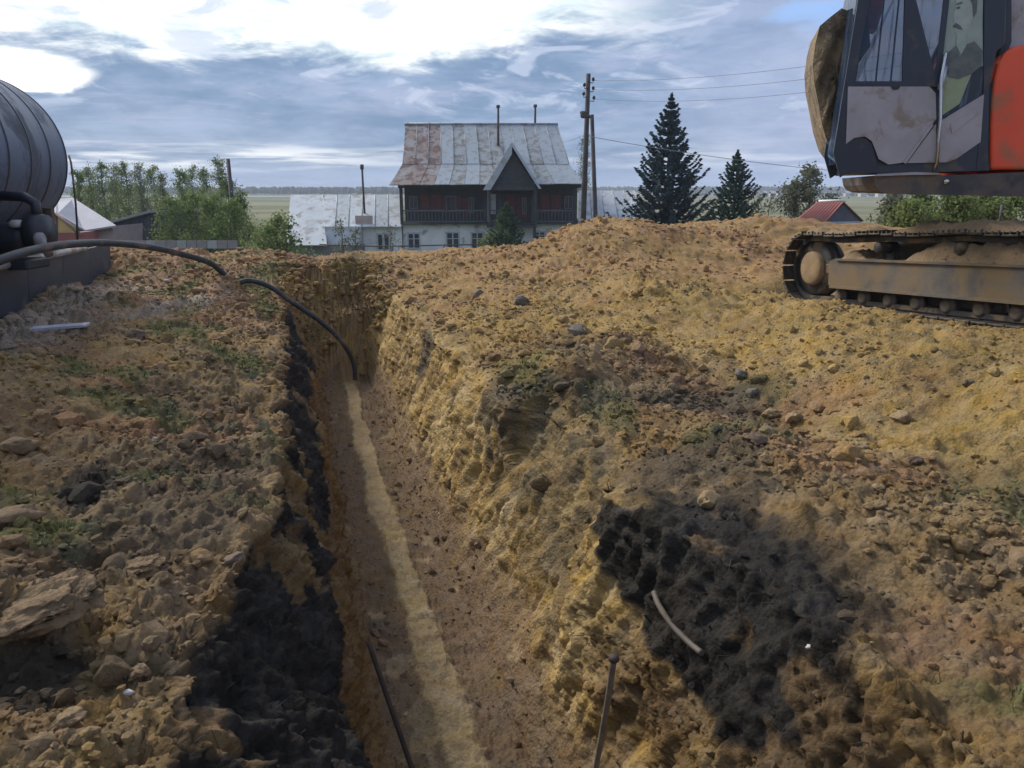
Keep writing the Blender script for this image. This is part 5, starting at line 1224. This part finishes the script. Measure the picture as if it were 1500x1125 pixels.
# ---- yellow-gabled house, far left, and the dark barn
yh = thing('gabled_cottage', (at(115, 352, 34).x, 33, -4.2), 'cottage with yellow gable, red boards and grey roof behind the tank', 'house')
def y3(u, v, dy=0.0): return at(u, v, 34+dy)
M_YEL = plain('yellow_boards', (.52, .36, .15)); M_RB = plain('red_clapboards', (.36, .13, .12)); M_GRF = pmat('grey_slate', (.36, .36, .40), (.31, .31, .35), 2, .8, 0, .004, 10)
q = MB(); q.prism([y3(52, 341), y3(82, 315), y3(112, 341)], (0, .15, 0)); yg = q.build('yellow_gable', M_YEL, yh)
for k in range(5):
    v = 341.5+k*2.6; a, b = y3(60, v, -.02), y3(110, v+2.2, -.02); q = MB(); q.box(((a.x+b.x)/2, a.y, (a.z+b.z)/2), (b.x-a.x, .05, a.z-b.z)); q.build('clapboard', M_RB, yh)
q = MB(); q.prism([y3(58, 341, .03), y3(112, 341, .03), y3(112, 375, .03), y3(58, 375, .03)], (0, 3, 0)); q.build('wall', M_RB, yh)
q = MB(); q.prism([y3(81, 315, -.03), y3(84, 315, -.03), y3(85, 356, -.03), y3(83, 356, -.03)], (0, .02, 0)); q.build('corner_board', plain('brown_post', (.14, .07, .05)), yh)
for (a, b) in (((50, 341), (82, 313)), ((82, 313), (120, 345))):
    q = MB(); q.tube([y3(*a, -.1), y3(*b, -.1)], .07, 5); q.build('barge_board', plain('barge', (.28, .17, .14)), yh)
q = MB(); q.prism([y3(125, 337, 1.5), y3(170, 330, 1.5), y3(106, 289, 5.5), y3(82, 292, 5.5), y3(82, 312, .3)], (0, 0, -.08)); q.build('roof', M_GRF, yh)
q = MB(); q.prism([y3(82, 312, .3), y3(82, 292, 5.5), y3(20, 330, 7), y3(40, 342, .3)], (0, 0, -.08)); q.build('roof', M_GRF, yh)
q = MB(); q.prism([y3(122, 337, 1.8), y3(165, 331, 1.9), y3(165, 375, 1.9), y3(122, 375, 1.8)], (0, 3, 0)); q.build('side_wall', plain('pinkish_wall', (.34, .27, .26)), yh)
a, b = y3(126, 352, 1.75), y3(139, 340, 1.75); q = MB(); q.box(((a.x+b.x)/2, a.y, (a.z+b.z)/2), (b.x-a.x, .05, b.z-a.z)); w_ = q.build('window', M_PANE, yh)
q = MB(); q.box(((a.x+b.x)/2, a.y-.05, (a.z+b.z)/2), (.04, .04, b.z-a.z)); q.box((b.x+.05, a.y-.05, (a.z+b.z)/2), (.1, .05, b.z-a.z)); q.build('window_frame', M_FRAME, w_)
dbn = thing('timber_barn', (at(215, 352, 42).x, 41, -4.6), 'dark weathered timber barn with a low-pitched roof at the edge of the trees', 'barn')
def d3(u, v, dy=0.0): return at(u, v, 42+dy)
nb = 11
for k in range(nb):
    u0, u1 = 166+k*(220-166)/nb, 166+(k+1)*(220-166)/nb
    tv = lambda u: 323-(u-166)*(323-310)/(218-166)
    q = MB(); q.prism([d3(u0+.15, 375), d3(u1-.15, 375), d3(u1-.15, tv(u1)), d3(u0+.15, tv(u0))], (0, .1+.03*(k % 2), 0)); q.build('wall_board', plain('barn_boards', (.05, .058, .085) if k % 2 else (.06, .065, .085)), dbn)
for k in range(9):
    u0, u1 = 219+k*(292-219)/9, 219+(k+1)*(292-219)/9
    q = MB(); q.prism([d3(u0+.15, 375, .0+k*.4), d3(u1-.15, 375, (k+1)*.4), d3(u1-.15, 311, (k+1)*.4), d3(u0+.15, 311, k*.4)], (0, .12, 0)); q.build('wall_board', plain('barn_boards', (.085, .085, .095)), dbn)
q = MB(); q.prism([d3(163, 323, -.3), d3(219, 308, -.3), d3(294, 308.5, 3.8), d3(240, 316, 9)], (0, 0, -.12)); q.build('roof', M_GRF, dbn)
# ---- far strips and village
M_VW = plain('village_wall', (.5, .48, .47)); M_VR = plain('village_roof', (.35, .20, .18)); M_VG = plain('village_roof_grey', (.38, .40, .44))
vill = [(1098, 284, 5, 0), (1108, 286, 7, 1), (1120, 285, 5, 0), (1131, 286, 8, 0), (1141, 285, 5, 1), (1160, 285, 6, 0), (1240, 286, 7, 0), (1252, 285, 6, 1), (1263, 287, 9, 0), (1275, 286, 6, 1), (1288, 288, 8, 0), (1302, 288, 6, 0)]
for i, (u, v, w_, k) in enumerate(vill):
    D_ = 640+ (i*37) % 90; c = at(u, 286, D_); gz_ = -7.03; wd = w_*D_/FPX
    vh = thing('village_house', (c.x, c.y, gz_), 'tiny pale village house at the far edge of the fields on the right', 'house', 'far village houses')
    vh['label'] = 'tiny far %s-roofed village house, %s from left in the row beyond fields' % ('red' if k else 'grey', ['first', 'second', 'third', 'fourth', 'fifth', 'sixth', 'seventh', 'eighth', 'ninth', 'tenth', 'eleventh', 'twelfth'][i])
    q = MB(); q.box((c.x, c.y, gz_+1.4), (wd, 6, 2.8)); q.build('wall', M_VW, vh)
    q = MB(); q.prism([(c.x-wd*.55, c.y-3.4, gz_+2.8), (c.x+wd*.55, c.y-3.4, gz_+2.8), (c.x+wd*.5, c.y, gz_+4.8), (c.x-wd*.5, c.y, gz_+4.8)], (0, 0, .15)); q.prism([(c.x-wd*.5, c.y, gz_+4.8), (c.x+wd*.5, c.y, gz_+4.8), (c.x+wd*.55, c.y+3.4, gz_+2.8), (c.x-wd*.55, c.y+3.4, gz_+2.8)], (0, 0, .15)); q.build('roof', M_VR if k else M_VG, vh)
# river at left, sky glint painted into its pale colour
q = MB(); q.prism([(-900, 700, -6.9), (-20, 690, -6.9), (-20, 745, -6.9), (-900, 755, -6.9)], (0, 0, .03)); o = q.build('river', pmat('river_painted_glint', (.5, .55, .6), (.45, .5, .56), .01, .25), None); o['kind'] = 'structure'

# ------------------------------------------------------------------ trees
def leafmat(name, c1, c2, tr=.25):
    m, nt, b, g = newmat(name)
    pos = g.n('ShaderNodeTexCoord').outputs['Object']
    wn = g.n('ShaderNodeTexWhiteNoise'); wn.noise_dimensions = '3D'
    vm = g.n('ShaderNodeVectorMath', operation='SNAP'); g.put(vm.inputs[0], pos); vm.inputs[1].default_value = (.22, .22, .22); g.put(wn.inputs['Vector'], vm.outputs[0])
    c = g.mix(wn.outputs['Value'], c1, c2); c = g.mix(g.m('MULTIPLY', g.step(g.noise(pos, .8, 3, .5), .4, .6), .5), c, tuple(q*.6 for q in c1))
    g.put(b.inputs['Base Color'], c); b.inputs['Roughness'].default_value = .8; b.inputs['Specular IOR Level'].default_value = .1
    tl = g.n('ShaderNodeBsdfTranslucent'); g.put(tl.inputs['Color'], c); mx = g.n('ShaderNodeMixShader'); mx.inputs[0].default_value = tr
    out_ = nt.nodes['Material Output']; nt.links.new(b.outputs[0], mx.inputs[1]); nt.links.new(tl.outputs[0], mx.inputs[2]); nt.links.new(mx.outputs[0], out_.inputs[0])
    return m
L_BIRCH = leafmat('birch_leaf', (.21, .25, .15), (.28, .31, .19), .45); L_BIRCH2 = leafmat('birch_leaf_green', (.16, .22, .075), (.23, .28, .11), .45); L_SPR = leafmat('spruce_needle', (.05, .088, .105), (.085, .125, .135), .2)
L_SPR2 = leafmat('young_spruce_needle', (.055, .10, .08), (.09, .14, .105), .15); L_PINE = leafmat('pine_needle', (.09, .14, .075), (.14, .20, .10), .3); L_BUSH = leafmat('bush_leaf', (.16, .22, .075), (.22, .28, .11), .45); L_OL = leafmat('willow_leaf', (.16, .175, .11), (.20, .205, .14), .4); L_YG = leafmat('fresh_leaf', (.20, .25, .08), (.25, .29, .12), .4)
M_BARK = plain('grey_bark', (.13, .115, .10)); M_BIRB = plain('birch_bark', (.28, .27, .26)); M_TWIG = plain('twig', (.075, .062, .06))
def tri_leaves(C, size, rs, stretch=None):
    n = len(C); a = rs.normal(size=(n, 3)); b = rs.normal(size=(n, 3)); a /= np.linalg.norm(a, axis=1, keepdims=True); b -= a*(a*b).sum(1, keepdims=True); b /= np.linalg.norm(b, axis=1, keepdims=True)
    if stretch is not None: a = stretch/np.maximum(np.linalg.norm(stretch, axis=1, keepdims=True), 1e-6); b = np.cross(a, rs.normal(size=(n, 3))); b /= np.maximum(np.linalg.norm(b, axis=1, keepdims=True), 1e-6)
    s_ = size*rs.uniform(.6, 1.4, size=(n, 1)); k = 1.0 if stretch is None else 2.4
    V = np.stack([C-a*s_*.5*k, C+b*s_*.42, C+a*s_*.5*k, C-b*s_*.42], 1).reshape(-1, 3)
    return V, np.arange(n*4).reshape(n, 4)
def branchy(root_pt, h, rs, n_main, spread, up=.5, start=.25, r0=.12, lean=(0, 0)):
    """trunk plus limbs; returns tube list and tip points"""
    q = MB(); tips = []; tp = []
    for k in range(7): f = k/6; tp.append(Vector((root_pt[0]+lean[0]*f+rs.normal()*.04*h*.1, root_pt[1]+lean[1]*f+rs.normal()*.04*h*.1, root_pt[2]+h*f)))
    q.tube(tp, [r0*(1-.85*k/6) for k in range(7)], 8)
    for k in range(n_main):
        f = start+(.97-start)*(k+rs.uniform(0, 1))/n_main; i = min(int(f*6), 5); p = tp[i].lerp(tp[i+1], f*6-i)
        a = rs.uniform(0, 6.28); L_ = spread*h*(1.05-f)**.6*rs.uniform(.55, 1.1)
        d = Vector((math.cos(a), math.sin(a), up+rs.uniform(-.15, .35))).normalized()
        p1 = p+d*L_*.5; p2 = p+d*L_+Vector((0, 0, L_*.15))
        q.tube([p, p1, p2], [r0*.35*(1.1-f), r0*.2*(1.1-f), .006], 4, False)
        for w_ in (.35, .6, .85, 1.0): tips.append((p.lerp(p2, w_), L_*.22+.12))
        for _ in range(2):
            d2 = (d+Vector(rs.normal(size=3))*.5).normalized(); p3 = p1+d2*L_*.45; q.tube([p1, p3], [r0*.1, .004], 3, False); tips.append((p3, L_*.2+.1))
    tips.append((tp[-1], .25)); return q, tips
def leafy(name, u, v_top, v_base, d, label, cat, leaf, bark, n_leaf=2600, lsize=.10, spread=.28, n_main=22, seed=1, group=None, start=.2, up=.7, basez=None, lean=(0, 0), r0=None, fill=1.0, thing_name=None):
    rs = np.random.default_rng(seed); top = at(u, v_top, d); bz = base_far(np.array([top.x]), np.array([top.y]))[0] if basez is None else basez
    h = top.z-bz; t = thing(name, (top.x, top.y, bz), label, cat, group)
    q, tips = branchy((top.x-lean[0], top.y, bz), h, rs, n_main, spread, up, start, r0 or h*.016, lean)
    q.build('trunk', bark, t)
    T = np.array([list(p) for p, _ in tips]); Rr = np.array([r for _, r in tips]); i = rs.integers(0, len(T), n_leaf)
    C = T[i] + rs.normal(size=(n_leaf, 3))*Rr[i][:, None]*np.array([.6, .6, .55])*fill
    V, F_ = tri_leaves(C, lsize, rs); V = V - np.array([top.x, top.y, bz])
    link_mesh('crown', np_mesh('crown', V, F_, leaf, False), t); return t
birches = [ # u, top v, seed, leaf density, label
 (112, 252, 48, 'slim young birch nearest the dark tank'), (128, 246, 50, 'young birch rising just right of the bent rod'), (146, 240, 49, 'tallest young birch of the left clump'),
 (165, 244, 53, 'young birch above the peak of the grey cottage roof'), (183, 241, 52, 'young birch in the middle of the left clump'), (203, 243, 50, 'young birch over the left end of the barn'), (223, 246, 54, 'birch standing over the middle of the barn'),
 (236, 256, 51, 'shorter birch at the gap in the tree row'), (262, 250, 47, 'birch right of the gap with bare tips'), (279, 247, 52, 'birch with bare tips behind the barn end'), (297, 248, 49, 'birch with a forked top right of the barn')]
for i, (u, v, d, lab) in enumerate(birches):
    leafy('birch_tree', u, v, 0, d, lab, 'tree', L_BIRCH if i % 2 else L_BIRCH2, M_BIRB, 4200, .085, .25, 40, 700+i, 'young birches in the left tree row', .10, 1.2)
leafy('birch_tree', 318, 236, 0, 45, 'taller open-crowned birch next to the leaning pole', 'tree', L_BIRCH, M_BIRB, 5000, .085, .26, 40, 731, 'young birches in the left tree row', .15, 1.0)
for i, (u, v, d, lab, sp_) in enumerate(((332, 262, 44, 'dense young birch right behind the leaning pole', .26), (352, 284, 43, 'low bushy birch at the right end of the tree row', .36), (285, 285, 41, 'bushy green willow in front of the birches', .4), (250, 296, 40, 'low willow hiding the end of the barn', .4), (310, 290, 40, 'rounded willow left of the leaning pole', .42), (335, 300, 39.5, 'low willow at the foot of the leaning pole', .45), (168, 270, 56, 'green willow among the birch stems on the left', .4), (205, 275, 55, 'green willow showing over the barn roof', .4), (130, 278, 57, 'green willow showing over the grey cottage roof', .4))):
    leafy('willow_tree', u, v, 0, d, lab, 'tree', L_BIRCH2 if i % 2 else L_BUSH, M_BARK, 3600, .10, sp_, 26, 760+i, None, .08, .7)
for i, (u, v, d, lab, sp_, lf_, n_) in enumerate(((404, 322, 36, 'small bright green bush by the corner of the pale annexe', .5, L_YG, 2600), (384, 342, 35, 'low green bush between the willows and the annexe', .6, L_BUSH, 1500), (418, 338, 35.5, 'ragged green bush touching the annexe roof corner', .5, L_BUSH, 1800), (500, 322, 44, 'thin sparse sapling in front of the annexe roof', .3, L_OL, 500), (520, 334, 44, 'second sparse sapling, right in front of the annexe wall corner', .3, L_OL, 380), (572, 330, 45, 'bare reddish shrub before the annexe window', .35, L_OL, 200), (1190, 253, 38, 'rounded grey-green willow behind the red-roofed shed', .42, L_OL, 6500), (1168, 268, 39, 'willow left of the rounded one behind the shed', .4, L_OL, 3500), (1310, 288, 24, 'scrubby bush seen under the cab, left one', .5, L_OL, 2200), (1345, 283, 24, 'dark scrubby bush under the middle of the deck', .5, L_BUSH, 2800), (1335, 300, 23, 'low bright bush behind the crawler track', .7, L_YG, 1800), (1400, 289, 23, 'fresh green bush under the excavator deck', .7, L_YG, 2800), (1440, 287, 23.5, 'yellow-green bush below the orange cover', .7, L_YG, 2800), (1480, 290, 23, 'yellow-green bush at the right picture edge', .7, L_YG, 2400), (1112, 288, 33, 'leafless shrub right of the young spruce', .3, L_OL, 260), (1128, 292, 33, 'small leafless shrub before the meadow on the right', .3, L_OL, 160), (715, 345, 49, 'bright green shrub at the foot of the pine', .6, L_YG, 1200))):
    leafy('leafy_shrub', u, v, 0, d, lab, 'shrub', lf_, M_TWIG, n_, .085 if d < 30 else .11, sp_, 20, 800+i, None, .05, .8)
leafy('bare_birch', 858, 196, 0, 75, 'tall bare birch behind the utility pole', 'tree', L_OL, M_TWIG, 2600, .10, .20, 46, 871, None, .3, 1.1)
def conifer(u, v_top, half_px, d, label, leaf, seed, n_wh=26, dens=1.0, droop=.25, cat='spruce', fullness=1.0, name='spruce_tree'):
    rs = np.random.default_rng(seed); top = at(u, v_top, d); bz = float(base_far(np.array([top.x]), np.array([top.y]))[0]); h = top.z-bz; Rb = half_px*d/FPX
    t = thing(name, (top.x, top.y, bz), label, cat); q = MB(); q.tube([(top.x, top.y, bz), (top.x, top.y, bz+h*.5), (top.x, top.y, top.z)], [h*.018, h*.010, .012], 8)
    Cs, Ds = [], []
    for w_ in range(n_wh):
        f = (w_+.3+rs.uniform(-.35, .35)*(w_ > 2))/n_wh; z_ = top.z - h*(.02+.93*f); L_ = Rb*(f**.9)*1.06+.06
        nb_ = int(8+7*f)
        a0 = rs.uniform(0, 6.28)
        for k in range(nb_):
            a = a0+k*2*math.pi/nb_+rs.normal()*.2; Lk = L_*rs.uniform(.55, 1.2)*(1+.13*math.sin(a*2+seed)+.10*math.sin(a*3+w_*.35)); r_ = Vector((math.cos(a), math.sin(a), 0))
            el_ = .42*(1-f) - .10*f
            pts = []
            for j in range(6):
                g_ = j/5; pts.append(Vector((top.x, top.y, z_)) + r_*(Lk*g_) + Vector((0, 0, Lk*(el_*g_ - droop*math.sin(g_*2.4)*.8 + .30*g_*g_*g_))))
            q.tube(pts, [.022*(.4+f), .018*(.4+f), .014*(.4+f), .01, .007, .004], 3, False)
            nn = int((24+58*f)*dens*fullness)
            for _ in range(nn):
                g_ = rs.uniform(.06, 1)**.8; i = min(int(g_*5), 4); p = pts[i].lerp(pts[i+1], g_*5-i)
                side = Vector((-r_.y, r_.x, 0))*rs.choice((-1, 1)); ln = (.10+.30*(1-g_))*Lk*.42*rs.uniform(.3, 1)
                dd = (side*1.0 + r_*.75 + Vector((0, 0, rs.uniform(-.55, .1)))).normalized(); c = p+dd*ln*rs.uniform(0, 1)
                Cs.append(list(c)); Ds.append(list(dd))
    for _ in range(160):
        g_ = rs.uniform(0, 1); Cs.append([top.x+rs.normal()*.05*(.3+g_), top.y+rs.normal()*.05*(.3+g_), top.z-h*.07*g_]); Ds.append([rs.normal()*.5, rs.normal()*.5, .9])
    q.build('trunk', M_TWIG, t)
    V, F_ = tri_leaves(np.array(Cs), .105*math.sqrt(d/45)*(h/10.5)**.5, rs, np.array(Ds)); V = V-np.array([top.x, top.y, bz])
    link_mesh('crown', np_mesh('crown', V, F_, leaf, False), t); return t
conifer(984, 138, 82, 44, 'tall dark blue-green spruce, the largest tree, right of the utility pole', L_SPR, 901, 46, 2.3)
conifer(1081, 221, 74, 40, 'young spruce right of the tall dark one', L_SPR2, 902, 34, 2.0, .2)
conifer(742, 296, 50, 48, 'small green pine standing before the porch of the tall house', L_PINE, 903, 26, 1.8, .12, 'pine', 1.0, 'pine_tree')
# distant forest: rows of crowns merging into one belt
def forest(x0, x1, y0, y1, n, h0, h1, seed, label):
    rs = np.random.default_rng(seed); vs = []; fs = []; o = 0
    for i in range(n):
        x_, y_ = rs.uniform(x0, x1), rs.uniform(y0, y1); h = rs.uniform(h0, h1); w_ = h*rs.uniform(.28, .5); k = 7
        ang = np.arange(k)*2*np.pi/k
        prof_ = [(0.25, .15), (1.0, .32), (.9, .6), (.45, .86)]
        V = [(x_+w_*r_*rs.uniform(.8, 1.2)*math.cos(a), y_+w_*r_*math.sin(a), -7.1+h*z_) for r_, z_ in prof_ for a in ang] + [(x_, y_, -7.1+h)]
        F_ = [[j*k+m, j*k+(m+1) % k, (j+1)*k+(m+1) % k, (j+1)*k+m] for j in range(3) for m in range(k)]
        F_ += [[3*k+m, 3*k+(m+1) % k, 4*k, 4*k] for m in range(k)]
        vs += V; fs += [[a+o for a in f] for f in F_]; o += len(V)
    me_ = bpy.data.meshes.new('distant_forest'); me_.from_pydata(vs, [], [[*dict.fromkeys(f)] for f in fs]); me_.materials.append(M_FOR); me_.update()
    ob = link_mesh('distant_forest', me_); ob['kind'] = 'stuff'; ob['label'] = label
M_FOR = pmat('forest_foliage', (.035, .055, .04), (.055, .07, .045), .05, .9)
forest(-1500, -60, 840, 1000, 2300, 7, 9.5, 31, 'dark forest belt along the horizon on the left')
forest(-60, 1500, 1100, 1300, 2200, 7.5, 10.5, 32, 'low forest belt along the horizon on the right')
forest(150, 700, 700, 760, 420, 2.5, 4.5, 33, 'hedges and trees among the far village')
# ------------------------------------------------------------------ utility pole, wires, leaning pole
M_POLE = pmat('tarred_pole', (.085, .075, .075), (.055, .05, .05), 3, .85, 0, .004, 30); M_INS = pmat('insulator', (.06, .05, .055), (.04, .035, .04), 3, .35)
pd_ = 35.0; ptop = at(862, 108, pd_); pb = at(857, 345, pd_+.0); pb.z = -5.3; pbx = at(857, 335, pd_); pb.x, pb.y = pbx.x, ptop.y
up0 = thing('utility_pole', pb, 'tall dark wooden utility pole with side insulators and a slanting brace', 'utility pole')
q = MB(); q.tube([pb, pb.lerp(ptop, .5), ptop], [.15, .13, .10], 12); q.build('pole', M_POLE, up0)
q = MB(); q.tube([Vector((at(883, 325, pd_).x, ptop.y-.6, -5.0)), at(867, 168, pd_)], [.12, .09], 10); q.build('brace', M_POLE, up0)
for (u, v, sx) in ((856, 126, -1), (869, 118, 1), (855, 139, -1), (869, 131, 1), (870, 145, 1)):
    c = at(u, v, pd_); q = MB(); q.tube([Vector((c.x-sx*.20, c.y, c.z-.08)), Vector((c.x, c.y, c.z-.10)), Vector((c.x, c.y, c.z))], .02, 6); q.lathe([(.03, -.02), (.07, 0), (.06, .05), (.075, .07), (.04, .13), (0, .14)], c, 'z', 10); q.build('insulator', M_INS, up0)
c = at(856, 168, pd_-.2); q = MB(); q.box((c.x, c.y, c.z), (.34, .24, .30), None, .06); q.tube([at(850, 164, pd_-.2), at(866, 172, pd_-.2)], .06, 8); q.build('junction_box', M_POLE, up0)
M_WIRE = plain('wire', (.25, .26, .29))
def wire(p0, p1, sag, label, r_=.007):
    pts = [p0.lerp(p1, k/16) - Vector((0, 0, 4*sag*(k/16)*(1-k/16))) for k in range(17)]; q = MB(); q.tube(pts, r_, 4); o = q.build('overhead_wire', M_WIRE, None, origin=p0); tag(o, label, 'wire')
wire(at(869, 118, pd_), at(1420, 60, 22), .3, 'topmost overhead wire running right from the pole top'); wire(at(869, 131, pd_), at(1430, 78, 22), .35, 'second overhead wire running right from the pole'); wire(at(870, 145, pd_), at(1430, 98, 22), .4, 'third overhead wire running right from the pole, the lowest near its top')
wire(at(864, 200, pd_), at(1500, 262, 44), .5, 'sagging wire passing in front of the spruces towards the cab', .013); wire(at(850, 200, pd_), at(815, 208, 57), .1, 'short wire from the pole down to the house', .012)
lp0, lp1 = at(346, 356, 43), at(334, 233, 43); lp0.z = -5.2
q = MB(); q.tube([lp0, lp1], [.15, .10], 10); o = q.build('leaning_pole', M_POLE, None, origin=lp0); tag(o, 'dark bare pole leaning left among the birches', 'pole')
# posts by the outbuilding
for (u, lab) in ((877, 'short dark post left of its twin at the foot of the pole brace'), (884, 'short dark post right of its twin at the foot of the pole brace')):
    a, b = at(u, 316, 33), at(u, 345, 33); q = MB(); q.tube([b, a], .06, 8); o = q.build('short_post', M_POLE, None, origin=b); tag(o, lab, 'post')
a, b = at(1468, 300, 20), at(1464, 330, 20); q = MB(); q.tube([b, a], .035, 8); o = q.build('short_post', M_POLE, None, origin=b); tag(o, 'thin post among the bushes under the orange cover', 'post')
# board fence behind the left bank
bf = thing('board_fence', at(270, 352, 27), 'low grey board fence crossing behind the left bank', 'fence')
for k in range(12):
    u0, u1 = 168+k*15, 168+(k+1)*15; q = MB(); q.prism([at(u0+.6, 364, 27), at(u1-.6, 364, 27), at(u1-.6, 352.5, 27), at(u0+.6, 352.5, 27)], (0, .04, 0)); q.build('board', plain('fence_boards', (.26, .23, .23) if k % 3 else (.34, .33, .34)), bf)

# ------------------------------------------------------------------ air
q = MB(); q.box((0, 0, 0), (3800, 4200, 1)); 
q = MB(); zb, zt = -8.6, 7.0
q.box((0, 50, (zb+zt)/2), (3900, 4400, zt-zb)); hzb = q.build('haze', bpy.data.materials.new('haze_air'), None); hzb['kind'] = 'stuff'; hzb['label'] = 'thin blue air over the fields'
hm = hzb.data.materials[0]; hm.use_nodes = True; nt = hm.node_tree; nt.nodes.clear()
vo_ = nt.nodes.new('ShaderNodeVolumePrincipled'); vo_.inputs['Color'].default_value = (.80, .88, 1.0, 1); vo_.inputs['Density'].default_value = .0005
ou_ = nt.nodes.new('ShaderNodeOutputMaterial'); nt.links.new(vo_.outputs[0], ou_.inputs['Volume'])

# ------------------------------------------------------------------ tidy
for o in bpy.data.objects:
    if '_org' in o: del o['_org']
